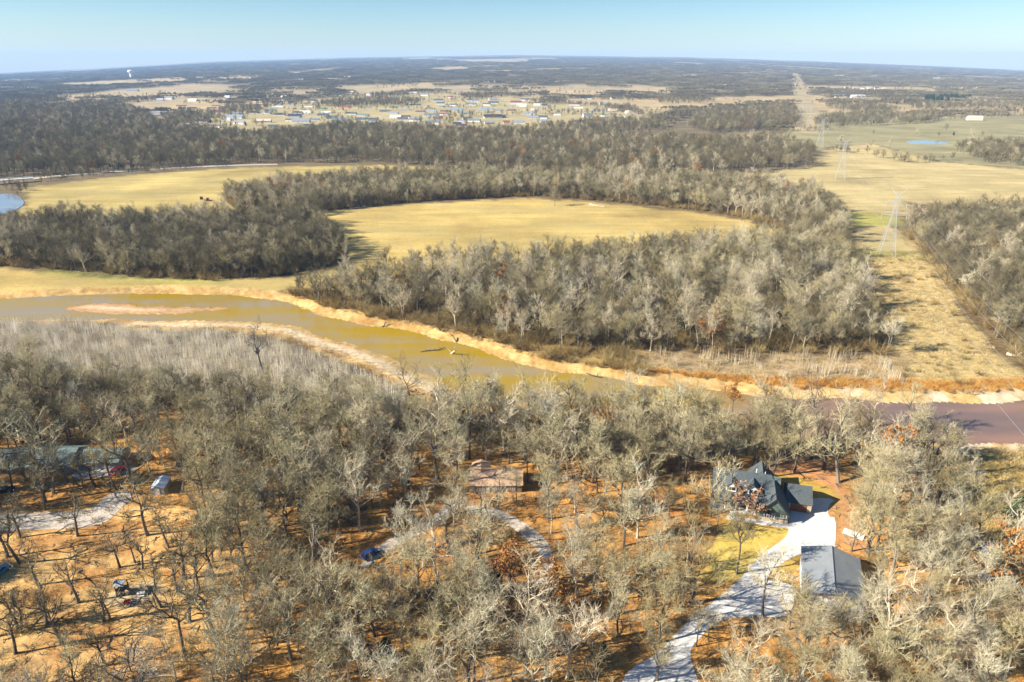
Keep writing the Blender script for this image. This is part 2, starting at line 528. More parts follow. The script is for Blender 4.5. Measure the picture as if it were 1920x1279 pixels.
C_LITTER = (0.52, 0.26, 0.065)
ZONES = [  # outline, base colour, how mottled, edge softness in metres
    (TOWN, (0.40, 0.33, 0.17), 0.3, 12), *[(p, (0.44, 0.33, 0.18), 0.2, 8) for p in FAR_FIELDS_W],
    (OLIVE, (0.28, 0.25, 0.13), 0.15, 6), (STRIP, (0.38, 0.30, 0.165), 0.15, 4), (PASTURE, (0.47, 0.37, 0.17), 0.1, 5), (HAY_A, (0.43, 0.33, 0.115), 0.08, 4), (HAY_B, (0.47, 0.345, 0.115), 0.08, 3),
    (CORRIDOR, (0.48, 0.36, 0.15), 0.7, 3), (SAPLING_FAR, (0.36, 0.26, 0.14), 0.6, 4), (SAPLING_NEAR, (0.30, 0.25, 0.16), 0.6, 4),
    (SLOPE, (0.44, 0.29, 0.085), 0.8, 3), (REEDS, (0.46, 0.20, 0.03), 0.8, 1.5), (GRASS_NEAR, (0.42, 0.29, 0.08), 0.7, 3), (YARD, (0.64, 0.39, 0.14), 0.75, 3),
    (DIRT_HOUSE, (0.55, 0.27, 0.11), 0.4, 2), (LAWN, (0.60, 0.44, 0.10), 0.25, 0.5), (LAWN_BACK, (0.46, 0.32, 0.06), 0.2, 0.5), (LAWN_ISLE, (0.44, 0.30, 0.07), 0.3, 0.4),
    (SANDPIT, (0.60, 0.47, 0.27), 0.2, 1.0)]

# ------------------------------------------------------------------ ground: one polar sheet out to the horizon, finer near the river and the houses
rr = [18.0]
while rr[-1] < R_FAR * 1.25:
    r_ = rr[-1]
    rr.append(r_ * (1.03 if r_ < 80 else 1.0062 if r_ < 480 else 1.012 if r_ < 1500 else 1.03))
rr = np.array(rr)
aa = np.radians(np.concatenate([np.arange(-60, -39, 0.6), np.arange(-39, 39, 0.145), np.arange(39, 60.1, 0.6)]))
NR, NA = len(rr), len(aa)
GX = (rr[:, None] * np.sin(aa)[None]).ravel()
GY = (rr[:, None] * np.cos(aa)[None]).ravel()
GP = np.stack([GX, GY], 1)


def river_sd(P):
    w = 2.4 * (vnoise(P[:, 0], P[:, 1], 17, 3) - 0.5) + 0.7 * (vnoise(P[:, 0], P[:, 1], 4, 4) - 0.5)
    return sdist(P, RIVER, 40) + w


INNER = poly([(250, 603), (480, 606), (560, 615), (640, 642), (720, 670), (830, 720), (870, 738), (870, 790), (700, 740), (560, 680), (400, 640), (250, 625)])


def inner_bend(P):
    """1 along the wide sandbar on the inside of the bend."""
    return smooth(12, -2, sdist(P, INNER, 40))


def land_z(P):
    z = far_z(P[:, 0], P[:, 1])
    sd = river_sd(P)
    bw = np.where(P[:, 0] > 60, 9.0, 7.0) + inner_bend(P) * 9.0
    bank = -2.0 + 2.0 * smooth(0, 1, sd / bw) ** 0.8
    z = np.where(sd < 0, -2.0 + np.maximum(-1.5, sd * 0.35), np.where(sd < bw, bank, z))
    for b in BARS:
        q = sdist(P, b, 30) + 1.6 * (vnoise(P[:, 0], P[:, 1], 6, 8) - 0.5)
        z = np.where(q < 0, np.maximum(z, -2.05 + np.minimum(0.5, -q * 0.07)), z)
    rough = (vnoise(P[:, 0], P[:, 1], 2.5, 21) - 0.5) * 0.25 * ((sd > 1) & (sd < 8))
    return z + rough, sd


GZ, GSD = land_z(GP)
n_big = vnoise(GX, GY, 40, 1); n_mid = vnoise(GX, GY, 14, 2); n_sm = vnoise(GX, GY, 5, 5)
rad = np.hypot(GX, GY)
col = np.empty((len(GP), 4))
tw = smooth(500, 1100, rad)[:, None]
near_c = np.array(C_LITTER)[None] * (1 + 0.0 * n_big[:, None])
near_c = near_c + (np.array([0.27, 0.20, 0.10]) - near_c) * (smooth(0.45, 0.8, n_mid * 0.6 + n_big * 0.4) * 0.7)[:, None]
# the wood along the river and beyond has greyer, browner soil than the litter near the houses, darkened further as painted forest shade
riv = (smooth(190, 240, GY))[:, None]
near_c = near_c * (1 - riv) + np.array([0.15, 0.105, 0.05]) * riv
far_c = np.array([0.16, 0.125, 0.075])[None] + (np.array([0.38, 0.30, 0.18]) - np.array([0.16, 0.125, 0.075]))[None] * smooth(0.72, 0.82, vnoise(GX, GY * 0.35, 500, 9))[:, None]
col[:, :3] = near_c * (1 - tw) + far_c * tw
col[:, 3] = 1 - 0.7 * tw[:, 0]
def iz_of(pg): return [i for i, z_ in enumerate(ZONES) if z_[0] is pg][0]


zone_of = np.full(len(GP), -1)
for i, (pg, c, mot, soft) in enumerate(ZONES):
    d = sdist(GP, pg, 60) + (n_sm - 0.5) * soft * 1.6 + (n_mid - 0.5) * soft * 2.0
    k = smooth(soft, -soft, d)
    col[:, :3] += (np.array(c)[None] - col[:, :3]) * k[:, None]
    col[:, 3] += (mot - col[:, 3]) * k
    zone_of[d < 0] = i
yk = np.maximum(smooth(3, -3, sdist(GP, YARD, 60)), smooth(3, -3, sdist(GP, SPARSE, 60))) * smooth(0.42, 0.66, 0.6 * vnoise(GX, GY, 6, 61) + 0.4 * vnoise(GX, GY, 2.2, 62)) * (zone_of != iz_of(SANDPIT))
col[:, :3] += (np.array([0.40, 0.165, 0.04]) - col[:, :3]) * (0.7 * yk)[:, None]
# greener turf down the power line and along the wood's edge
gk = smooth(25, -10, sdist(GP, poly([(1590, 400), (1690, 400), (1725, 478), (1630, 478)]), 60)) * smooth(0.4, 0.62, n_big)
col[:, :3] += (np.array([0.27, 0.26, 0.055]) - col[:, :3]) * (gk * 0.8)[:, None]
gk = smooth(6, -2, sdist(GP, poly([(90, 505), (240, 520), (420, 528), (420, 534), (230, 528), (80, 514)]), 60))
col[:, :3] += (np.array([0.16, 0.24, 0.04]) - col[:, :3]) * (gk * 0.35)[:, None]
# sand and red clay along the river
INB = inner_bend(GP)
sk = smooth(-1, 0.2, GSD) * smooth(8.5, 4.5, GSD / (1 + 1.3 * INB) + 3 * (n_sm - 0.5))
sand = np.array([0.56, 0.38, 0.15])[None] + (np.array([0.42, 0.24, 0.075]) - np.array([0.56, 0.38, 0.15]))[None] * smooth(0.35, 0.7, n_sm * 0.6 + 0.4 * vnoise(GX, GY, 2, 31))[:, None]
sand = sand + (np.array([0.74, 0.62, 0.42])[None] - sand) * (smooth(90, 140, GX) * smooth(0.35, 0.6, n_sm))[:, None]
col[:, :3] += (sand - col[:, :3]) * sk[:, None]
col[:, 3] = np.where(GSD < 8, 0.45, col[:, 3])
bar = (GSD < 0) & (GZ > -2.05)
col[bar, :3] = np.array([0.50, 0.27, 0.13])[None] + np.array([0.22, 0.27, 0.22])[None] * smooth(-1.85, -1.55, GZ[bar])[:, None]
sand_k = (INB * smooth(1, 6, GSD) * smooth(13, 7, GSD) * (sk > 0.2))
col[:, :3] += (np.array([0.74, 0.60, 0.40])[None] - col[:, :3]) * (0.8 * sand_k)[:, None]
zone_of[(GSD < 7 + 9 * INB) & (GSD > 0)] = 900
zone_of[bar] = 901

ia = np.arange(NR - 1)[:, None] * NA + np.arange(NA - 1)[None]
QUAD = np.stack([ia, ia + 1, ia + 1 + NA, ia + NA], -1).reshape(-1, 4)[:, ::-1]
zf = zone_of[QUAD[:, 0]]
iz = {id(z[0]): i for i, z in enumerate(ZONES)}
PIECES = {'ground': [], 'hay_field': [iz[id(HAY_A)]], 'hay_field.001': [iz[id(HAY_B)]], 'pasture': [iz[id(PASTURE)]], 'pasture.001': [iz[id(OLIVE)]],
          'grass_corridor': [iz[id(CORRIDOR)]], 'lawn': [iz[id(LAWN)], iz[id(LAWN_BACK)], iz[id(LAWN_ISLE)]], 'river_bank': [900], 'sand_bar': [901]}
LAND_LABEL = {'ground': 'leaf-strewn forest floor, soil and far farmland running to the horizon', 'hay_field': 'dry tan hay field with the red tractor on it',
              'hay_field.001': 'golden mown hay field enclosed by bare woods', 'pasture': 'pale tan pasture around the second pylon', 'pasture.001': 'olive grey pasture holding the small pond',
              'grass_corridor': 'rough orange grass strip cleared under the power line', 'lawn': 'yellow dormant lawn round the dark-roofed house', 'river_bank': 'eroded sandy banks along both sides of the river',
              'sand_bar': 'low pink and cream sand bar lying in the river'}
for nm, ids in PIECES.items():
    sel = np.isin(zf, ids) if ids else ~np.isin(zf, sum(PIECES.values(), []))
    fq = QUAD[sel]
    used, inv = np.unique(fq, return_inverse=True)
    me = bpy.data.meshes.new(nm)
    me.vertices.add(len(used)); me.vertices.foreach_set('co', np.stack([GX[used], GY[used], GZ[used]], 1).astype(np.float32).ravel())
    me.loops.add(len(fq) * 4); me.loops.foreach_set('vertex_index', inv.astype(np.int32).ravel())
    me.polygons.add(len(fq)); me.polygons.foreach_set('loop_start', (np.arange(len(fq)) * 4).astype(np.int32))
    me.update(calc_edges=True)
    me.shade_smooth()
    at_ = me.attributes.new('cover', 'FLOAT_COLOR', 'POINT')
    at_.data.foreach_set('color', col[used].astype(np.float32).ravel())
    me.materials.append(M['ground'])
    tag(link(bpy.data.objects.new(nm, me)), LAND_LABEL[nm], None, None, 'structure')

rb = RIVER
o = sheet('river', [(-520, 150), (520, 150), (520, 400), (-520, 400)], -2.0, M['river'])
tag(o, 'muddy olive and brown river winding between sandy banks', kind='structure')
o = sheet('river', round_outline(poly(RIVER_LEFT)), 0.25, M['pond'], 0.3)
tag(o, 'blue reach of river beyond the hay field by the bridge', kind='structure')
o = sheet('pond', round_outline(poly(POND)), 0.2, M['pond'], 0.3)
tag(o, 'small pale blue farm pond in the olive pasture', kind='structure')
o = sheet('driveway', round_outline(DRIVE, 1), 0.06, M['concrete'], 0.12)
tag(o, 'wide white concrete driveway curving up to the dark-roofed house', kind='structure')
o = sheet('front_path', WALK, 0.08, M['concrete'], 0.12)
tag(o, 'narrow concrete path across the lawn to the front porch', kind='structure')
for g, lb in zip(GRAVEL_W, ('pale gravel yard beside the trees at the edge of the homestead', 'bleached gravel parking strip in front of the grey-green roof',
                            'gravel track rising from the blue car to the pink-roofed house', 'gravel loop curving away from the pink-roofed house through trees')):
    o = sheet('gravel_drive', round_outline(g), 0.05, M['gravel'], 0.1)
    tag(o, lb, kind='structure')

# ------------------------------------------------------------------ trees
class Twigs:
    """Collects tapering branch pieces and builds them in one go with numpy."""
    def __init__(self):
        self.s = {3: [], 4: [], 5: [], 6: []}
        self.q = []

    def seg(self, p0, p1, r0, r1, n):
        self.s[n].append((*p0, *p1, r0, r1))

    def build(self, name, mats, parts=None):
        V, Fs, k = [], [], 0
        for n, L in self.s.items():
            if not L:
                continue
            A = np.array(L)
            for spike in (True, False):
                B = A[(A[:, 7] <= 0) == spike]
                if not len(B):
                    continue
                p0, p1 = B[:, :3], B[:, 3:6]
                d = p1 - p0
                d /= np.maximum(np.linalg.norm(d, axis=1, keepdims=True), 1e-6)
                ref = np.where(np.abs(d[:, 2:3]) > 0.9, np.array([[1., 0, 0]]), np.array([[0, 0, 1.]]))
                u = np.cross(d, ref); u /= np.linalg.norm(u, axis=1, keepdims=True)
                w = np.cross(d, u)
                ang = np.arange(n) * 2 * np.pi / n
                ring = u[:, None] * np.cos(ang)[None, :, None] + w[:, None] * np.sin(ang)[None, :, None]
                r0 = p0[:, None] + ring * B[:, 6][:, None, None]
                m_ = len(B)
                if spike:
                    vv = np.concatenate([r0, p1[:, None]], 1).reshape(-1, 3)
                    base = k + np.arange(m_) * (n + 1)
                    for i in range(n):
                        Fs += np.stack([base + i, base + (i + 1) % n, base + n], 1).tolist()
                else:
                    r1 = p1[:, None] + ring * B[:, 7][:, None, None]
                    vv = np.concatenate([r0, r1], 1).reshape(-1, 3)
                    base = k + np.arange(m_) * 2 * n
                    for i in range(n):
                        j = (i + 1) % n
                        Fs += np.stack([base + i, base + j, base + n + j, base + n + i], 1).tolist()
                V.append(vv); k += len(vv)
        if self.q:   # leaves: small quads
            q = np.array(self.q).reshape(-1, 3)
            V.append(q)
            Fs += (k + np.arange(len(q)).reshape(-1, 4)).tolist()
            k += len(q)
        me = bpy.data.meshes.new(name)
        me.from_pydata(np.concatenate(V).tolist(), [], Fs)
        for m_ in mats:
            me.materials.append(m_)
        me.update()
        return me


def unit(v):
    return v / max(np.linalg.norm(v), 1e-6)


UP = np.array([0, 0, 1.0])


def grow(seed, H=15.0, spread=0.36, fork=0.34, limbs=8, l2=6, l3=6, tw=5, tr=0.22, up=0.35, twr=0.028, crown_low=0.0, lean=0.05, gnarl=0.25, leaf=None, leaf_n=0, burl=False):
    g = np.random.default_rng(seed)
    T, Cc = Twigs(), Twigs()
    # trunk
    p = np.zeros(3) - UP * 0.3
    d = unit(UP + np.append(g.normal(0, lean, 2), 0))
    pts, hh = [p], H * fork
    nseg = 4
    for i in range(nseg):
        d = unit(d + np.append(g.normal(0, lean, 2), 0) * 0.8 + UP * 0.15)
        p = p + d * (hh + 0.3) / nseg
        pts.append(p)
    rad_ = np.linspace(tr, tr * 0.72, nseg + 1); rad_[0] = tr * 1.35
    for i in range(nseg):
        T.seg(pts[i], pts[i + 1], rad_[i], rad_[i + 1], 6)
    if burl:
        c = pts[-1]
        T.seg(c - UP * 1.0 + (0.1, 0, 0), c + UP * 0.2 + (-0.3, 0, 0), tr * 1.2, tr * 3.0, 6); T.seg(c + UP * 0.2 + (-0.3, 0, 0), c + UP * 1.6 + (-0.5, 0, 0), tr * 3.0, tr * 0.6, 6)
    # leader
    lead = [pts[-1]]
    dl = d
    for i in range(3):
        dl = unit(dl + np.append(g.normal(0, gnarl * 0.8, 2), 0) + UP * 0.3)
        lead.append(lead[-1] + dl * (H - hh) * 0.27)
    for i in range(3):
        T.seg(lead[i], lead[i + 1], tr * (0.62 - 0.17 * i), tr * (0.45 - 0.15 * i), 5)
    a0 = g.uniform(0, 6.28)
    for k in range(limbs):
        az = a0 + k * 2.4 + g.normal(0, 0.25)
        t = k / max(limbs - 1, 1)
        if t < 0.55:
            b = pts[-1] - UP * hh * (crown_low * (1 - t / 0.55)) + UP * g.uniform(-0.05, 0.05) * H
            el = g.uniform(0.35, 0.85); ln = H * spread * g.uniform(0.95, 1.35)
        else:
            q = (t - 0.5) / 0.5 * 2.6
            i = min(int(q), 2)
            b = lead[i] + (lead[i + 1] - lead[i]) * (q - i)
            el = g.uniform(0.6, 1.2); ln = H * spread * g.uniform(0.65, 1.0) * (1.25 - 0.5 * t)
        dd = np.array([math.cos(az) * math.cos(el), math.sin(az) * math.cos(el), math.sin(el)])
        lp = [b]
        for i in range(4):
            dd = unit(dd + g.normal(0, gnarl, 3) * 0.55 + UP * up * 0.35)
            lp.append(lp[-1] + dd * ln / 4)
        lr = tr * g.uniform(0.38, 0.55) * np.array([1, 0.8, 0.6, 0.42, 0.25])
        for i in range(4):
            T.seg(lp[i], lp[i + 1], lr[i], lr[i + 1], 4)
        for j in range(l2):
            q = g.uniform(0.25, 1.0) * 3.99
            i = int(q)
            b2 = lp[i] + (lp[i + 1] - lp[i]) * (q - i)
            ld = unit(lp[i + 1] - lp[i])
            d2 = unit(ld * 0.9 + g.normal(0, 0.65, 3) + UP * up)
            n2 = H * spread * 0.55 * g.uniform(0.6, 1.2)
            m2 = b2 + d2 * n2 * 0.5
            d2b = unit(d2 + g.normal(0, gnarl, 3) + UP * up * 0.5)
            e2 = m2 + d2b * n2 * 0.5
            r2 = lr[i] * 0.42 + 0.010
            Cc.seg(b2, m2, r2, r2 * 0.7, 3); Cc.seg(m2, e2, r2 * 0.7, r2 * 0.35, 3)
            for m in range(l3):
                q3 = g.uniform(0.15, 1.0)
                b3 = b2 + (m2 - b2) * q3 * 2 if q3 < 0.5 else m2 + (e2 - m2) * (q3 - 0.5) * 2
                d3 = unit(d2b * 0.7 + g.normal(0, 0.6, 3) + UP * up)
                n3 = H * spread * 0.30 * g.uniform(0.6, 1.2)
                e3 = b3 + d3 * n3
                Cc.seg(b3, e3, twr * 1.35, twr * 0.7, 3)
                for w in range(tw):
                    b4 = b3 + (e3 - b3) * g.uniform(0.25, 1.0)
                    d4 = unit(d3 * 0.8 + g.normal(0, 0.55, 3) + UP * up * 0.8)
                    e4 = b4 + d4 * n3 * g.uniform(0.45, 0.95)
                    Cc.seg(b4, e4, twr, 0, 3)
                    for _ in range(leaf_n):
                        c = b4 + (e4 - b4) * g.uniform(0.2, 1.1)
                        x = unit(g.normal(0, 1, 3)) * 0.16; y = unit(np.cross(x, g.normal(0, 1, 3))) * 0.13
                        leaf.q.append([c - x - y, c + x - y, c + x + y, c - x + y])
    return T, Cc


PROTO = {}


def proto(kind, name, T, Cc, m1, m2, leaf=None, m3=None):
    PROTO.setdefault(kind, []).append((T.build('trunk', [m1]), Cc.build('crown', [m2]), leaf.build('foliage', [m3]) if leaf else None))


for i in range(6):     # broad round-headed oaks
    proto('broad', 'oak', *grow(100 + i, H=13.5 + i % 3, spread=0.34 + 0.02 * (i % 3), fork=0.36 + 0.03 * (i % 2), limbs=9, l2=7, l3=6, tw=5, tr=0.31, twr=0.023, crown_low=0.25), M['trunk'], M['twig'])
for i in range(5):     # tall narrow trees
    proto('slender', 'ash', *grow(200 + i, H=17 + i % 2, spread=0.25, fork=0.46, limbs=9, l2=7, l3=6, tw=5, tr=0.25, up=0.3, twr=0.022), M['trunk'], M['twig'])
for i in range(3):     # forked, open crowned
    proto('open', 'elm', *grow(300 + i, H=15, spread=0.42, fork=0.3, limbs=7, l2=6, l3=5, tw=4, tr=0.33, gnarl=0.4, lean=0.1, twr=0.023, crown_low=0.3), M['trunk'], M['twig'])
for i in range(5):     # pale sycamores and cottonwoods
    proto('pale', 'sycamore', *grow(400 + i, H=17 + i % 3, spread=0.30 + 0.03 * (i % 2), fork=0.34, limbs=8, l2=6, l3=5, tw=5, tr=0.30, up=0.4, gnarl=0.35, twr=0.024), M['pale_bark'], M['pale_twig'])
for i in range(4):     # ashen grey, many upswept limbs
    proto('ashen', 'ash', *grow(450 + i, H=15 + i % 2, spread=0.33, fork=0.3, limbs=10, l2=6, l3=6, tw=4, tr=0.26, up=0.55, gnarl=0.3, twr=0.022), M['ash_twig'], M['ash_twig'])
for i in range(5):     # dark open yard oaks: thick trunks, sparse crooked crowns
    proto('yard', 'oak', *grow(480 + i, H=14, spread=0.33 + 0.03 * (i % 3), fork=0.42, limbs=8, l2=5, l3=4, tw=3, tr=0.38, gnarl=0.5, lean=0.09, up=0.3, twr=0.026), M['trunk'], M['dark_twig'])
for i in range(2):     # dead, limbs only
    proto('snag', 'snag', *grow(500 + i, H=19, spread=0.30, fork=0.5, limbs=7, l2=4, l3=3, tw=1, tr=0.34, gnarl=0.6, lean=0.09, up=0.25, twr=0.05, burl=(i == 0)), M['dead'], M['trunk'])
for i in range(2):
    lf = Twigs()
    proto('russet', 'oak', *grow(600 + i, H=13, spread=0.34, limbs=8, l2=6, l3=4, tw=3, leaf=lf, leaf_n=3), M['trunk'], M['brush'], lf, M['russet'])
lf = Twigs()
proto('rosy', 'maple', *grow(650, H=8, spread=0.30, limbs=7, l2=4, l3=3, tw=2, tr=0.1, leaf=lf, leaf_n=2), M['trunk'], M['brush'], lf, M['rosy'])
for i in range(2):     # bushy round willow, many stems from the ground
    proto('willow', 'willow', *grow(700 + i, H=9, spread=0.50, fork=0.1, limbs=16, l2=8, l3=6, tw=4, tr=0.12, up=0.55, twr=0.035), M['pale_bark'], M['pale_twig'])


def cedar(seed, H=8):
    g = np.random.default_rng(seed)
    T, Cc = Twigs(), Twigs()
    T.seg(np.zeros(3), UP * H * 0.9, 0.16, 0.04, 5)
    for k in range(260):
        t = g.uniform(0.04, 1) ** 0.8
        az = g.uniform(0, 6.28)
        ln = (1 - t) ** 0.7 * H * 0.30 * g.uniform(0.6, 1.15) + 0.2
        b = UP * H * t * 0.93
        e = b + np.array([math.cos(az) * ln, math.sin(az) * ln, ln * 0.35])
        for _ in range(5):
            c = b + (e - b) * g.uniform(0.4, 1.0) + g.normal(0, 0.15, 3)
            x = unit(g.normal(0, 1, 3)) * 0.28; y = unit(np.cross(x, g.normal(0, 1, 3))) * 0.16
            Cc.q.append([c - x - y, c + x - y, c + x + y, c - x + y])
    return T, Cc


for i in range(3):
    proto('cedar', 'cedar', *cedar(800 + i), M['trunk'], M['cedar'])


def joined(name, pr):
    """Trunk and crown of a tree in one mesh, for the masses of wood nobody could count."""
    V, Fs, Mi, mats, k = [], [], [], [], 0
    for me in pr:
        if me is None:
            continue
        V += [tuple(v.co) for v in me.vertices]
        Fs += [tuple(i + k for i in p.vertices) for p in me.polygons]
        Mi += [len(mats)] * len(me.polygons)
        mats.append(me.materials[0]); k = len(V)
    me = bpy.data.meshes.new(name)
    me.from_pydata(V, [], Fs)
    for m_ in mats:
        me.materials.append(m_)
    me.polygons.foreach_set('material_index', Mi)
    me.update()
    return bpy.data.objects.new(name, me)


def collection_of(name, objs):
    c = bpy.data.collections.new(name)
    for o in objs:
        c.objects.link(o)
    return c


def scatter(name, pts, coll_objs, idx, scl, label, cat='trees', kind='stuff', tilt=0.0):
    """One object: points on the land, each drawn as one of a few plants."""
    n = len(pts)
    me = bpy.data.meshes.new(name)
    me.vertices.add(n)
    me.vertices.foreach_set('co', np.asarray(pts, np.float32).ravel())
    a = me.attributes.new('idx', 'INT', 'POINT'); a.data.foreach_set('value', np.asarray(idx, np.int32))
    a = me.attributes.new('scl', 'FLOAT', 'POINT'); a.data.foreach_set('value', np.asarray(scl, np.float32))
    rot = np.stack([RNG.normal(0, tilt, n), RNG.normal(0, tilt, n), RNG.uniform(0, 6.28, n)], 1)
    a = me.attributes.new('rot', 'FLOAT_VECTOR', 'POINT'); a.data.foreach_set('vector', rot.astype(np.float32).ravel())
    me.update()
    o = link(bpy.data.objects.new(name, me))
    ng = bpy.data.node_groups.new('plant_' + name, 'GeometryNodeTree')
    ng.interface.new_socket('Geometry', in_out='INPUT', socket_type='NodeSocketGeometry')
    ng.interface.new_socket('Geometry', in_out='OUTPUT', socket_type='NodeSocketGeometry')
    N, L = ng.nodes, ng.links
    gi, go = N.new('NodeGroupInput'), N.new('NodeGroupOutput')
    ci = N.new('GeometryNodeCollectionInfo')
    ci.inputs['Collection'].default_value = collection_of(name + '_kinds', coll_objs)
    ci.inputs['Separate Children'].default_value = True
    ci.inputs['Reset Children'].default_value = True
    ip = N.new('GeometryNodeInstanceOnPoints')
    ip.inputs['Pick Instance'].default_value = True

    def named(nm, ty):
        x = N.new('GeometryNodeInputNamedAttribute'); x.data_type = ty; x.inputs['Name'].default_value = nm
        return x.outputs['Attribute']
    e2r = N.new('FunctionNodeEulerToRotation')
    L.new(named('rot', 'FLOAT_VECTOR'), e2r.inputs[0])
    L.new(gi.outputs[0], ip.inputs['Points']); L.new(ci.outputs[0], ip.inputs['Instance'])
    L.new(named('idx', 'INT'), ip.inputs['Instance Index']); L.new(e2r.outputs[0], ip.inputs['Rotation']); L.new(named('scl', 'FLOAT'), ip.inputs['Scale'])
    L.new(ip.outputs[0], go.inputs[0])
    md = o.modifiers.new('scatter', 'NODES'); md.node_group = ng
    return tag(o, label, cat if kind == 'thing' else None, None, kind)


WOOD_KINDS = ['broad', 'slender', 'open', 'pale', 'russet', 'cedar', 'snag', 'ashen', 'yard']
WOOD_OBJS, WOOD_RANGE = [], {}
for kd in WOOD_KINDS:
    WOOD_RANGE[kd] = (len(WOOD_OBJS), len(WOOD_OBJS) + len(PROTO[kd]))
    for pr in PROTO[kd]:
        WOOD_OBJS.append(joined('wood_%02d_tree' % len(WOOD_OBJS), pr))


WOOD_DARK = []  # darker-barked copies, their tone partly painted self-shadow of dense woods
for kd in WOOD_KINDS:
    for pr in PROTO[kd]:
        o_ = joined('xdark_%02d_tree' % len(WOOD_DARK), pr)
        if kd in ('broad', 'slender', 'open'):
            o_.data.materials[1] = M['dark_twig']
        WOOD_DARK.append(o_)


def jitter_points(pg, step, jit=0.45):
    lo, hi = pg.min(0), pg.max(0)
    X, Y = np.meshgrid(np.arange(lo[0], hi[0], step), np.arange(lo[1], hi[1], step))
    P = np.stack([X.ravel(), Y.ravel()], 1)
    P[:, 0] += (np.arange(len(P)) // X.shape[1] % 2) * step * 0.5
    P += RNG.uniform(-jit, jit, P.shape) * step
    P = P[inside(P, pg)]
    px, py, d = proj(P[:, 0], P[:, 1], 6.0)
    return P[(px > -330) & (px < 2080) & (py < 1500)]


def pick(P, w, seed=0):
    """Kind for every tree, from weights {kind: share}, in loose drifts."""
    ks = list(w); sh = np.array([w[k] for k in ks], float); cum = np.cumsum(sh / sh.sum())
    u = np.clip(0.55 * RNG.random(len(P)) + 0.45 * vnoise(P[:, 0], P[:, 1], 35, seed), 0, 0.9999)
    u = np.argsort(np.argsort(u)) / max(len(P), 1)
    return np.array(ks)[np.minimum(np.searchsorted(cum, u), len(ks) - 1)]


KEEP_OFF = []       # (outline, margin) of everything no tree stands on
for g in GRAVEL_W + [DRIVE, WALK, LAWN, LAWN_BACK, LAWN_ISLE, SANDPIT]:
    KEEP_OFF.append((g, 0.8))


def clear_of(P, extra=()):
    ok = river_sd(P) > 4.5
    for g, m in KEEP_OFF + list(extra):
        ok &= sdist(P, np.asarray(g), 20) > m
    return ok

# ------------------------------------------------------------------ buildings
M['char_roof'] = mat('charcoal_shingle', (0.085, 0.10, 0.105), 0.85, col2=(0.055, 0.07, 0.075), scale=1.6, bump=0.3, stretch=(1, 3, 3))
M['green_wall'] = mat('dark_green_siding', (0.10, 0.135, 0.115), 0.8, col2=(0.08, 0.11, 0.095), scale=2)
M['trim_black'] = mat('black_trim', (0.02, 0.022, 0.025), 0.6)
M['white'] = mat('white_paint', (0.78, 0.77, 0.74), 0.6)
M['glass'] = mat('window_glass', (0.02, 0.025, 0.03), 0.08, spec=0.6)
M['stone'] = mat('cream_stone', (0.52, 0.42, 0.28), 0.9, col2=(0.38, 0.28, 0.17), scale=3, bump=0.4)
M['wood_door'] = mat('brown_wood_door', (0.26, 0.10, 0.04), 0.6, col2=(0.17, 0.065, 0.03), scale=3)
M['barn_roof'] = mat('grey_steel_roof', (0.27, 0.29, 0.30), 0.42, 0.25, col2=(0.24, 0.26, 0.27), scale=0.5)
M['barn_wall'] = mat('pale_steel_wall', (0.62, 0.62, 0.60), 0.5)
M['pink_roof'] = mat('faded_brown_shingle', (0.50, 0.33, 0.21), 0.9, col2=(0.44, 0.28, 0.175), scale=1.2, bump=0.3)
M['brick'] = mat('tan_brick_wall', (0.26, 0.18, 0.12), 0.9, col2=(0.2, 0.13, 0.09), scale=4)
M['teal_roof'] = mat('grey_green_steel_roof', (0.15, 0.205, 0.195), 0.5, 0.1, col2=(0.12, 0.17, 0.16), scale=0.6)
M['shed_roof'] = mat('white_steel_roof', (0.66, 0.72, 0.78), 0.4, 0.2, col2=(0.5, 0.6, 0.72), scale=0.8)  # white roof; the blue of its shade is put into the colour
M['grey_wall'] = mat('grey_board_wall', (0.36, 0.36, 0.34), 0.85, col2=(0.28, 0.28, 0.27), scale=2)
M['steel'] = mat('galvanised_steel', (0.40, 0.42, 0.42), 0.55, 0.2)
M['rubber'] = mat('tyre_rubber', (0.02, 0.02, 0.02), 0.9)
M['lumber'] = mat('weathered_lumber', (0.33, 0.22, 0.12), 0.85, col2=(0.22, 0.14, 0.08), scale=4)
M['pale_log'] = mat('bleached_wood', (0.55, 0.46, 0.34), 0.9, col2=(0.38, 0.30, 0.21), scale=2)


def window(parent, x, y, z, w, h, nx=2, frame=None, side=-1):
    """A framed window in a wall facing local -y (side=-1); panes sit behind the frame bars."""
    mb = MB(); t = 0.09
    y0, y1 = (y - 0.07, y + 0.03)
    mb.box(x, x + w, y0, y1, z, z + t); mb.box(x, x + w, y0, y1, z + h - t, z + h)
    for i in range(nx + 1):
        cx = x + t / 2 + (w - t) * i / nx
        mb.box(cx - t / 2, cx + t / 2, y0 - 0.004, y1, z + 0.002, z + h - 0.002)
    mb.box(x + t, x + w - t, y0 - 0.002, y1 - 0.01, z + h * 0.5 - 0.03, z + h * 0.5 + 0.03)
    f = mb.build('window', frame or M['white'], parent)
    for i in range(nx):
        a = x + t + (w - t) * i / nx
        MB().box(a, a + (w - t) / nx - t, y - 0.02, y + 0.02, z + t, z + h - t).build('pane', M['glass'], f)
    return f


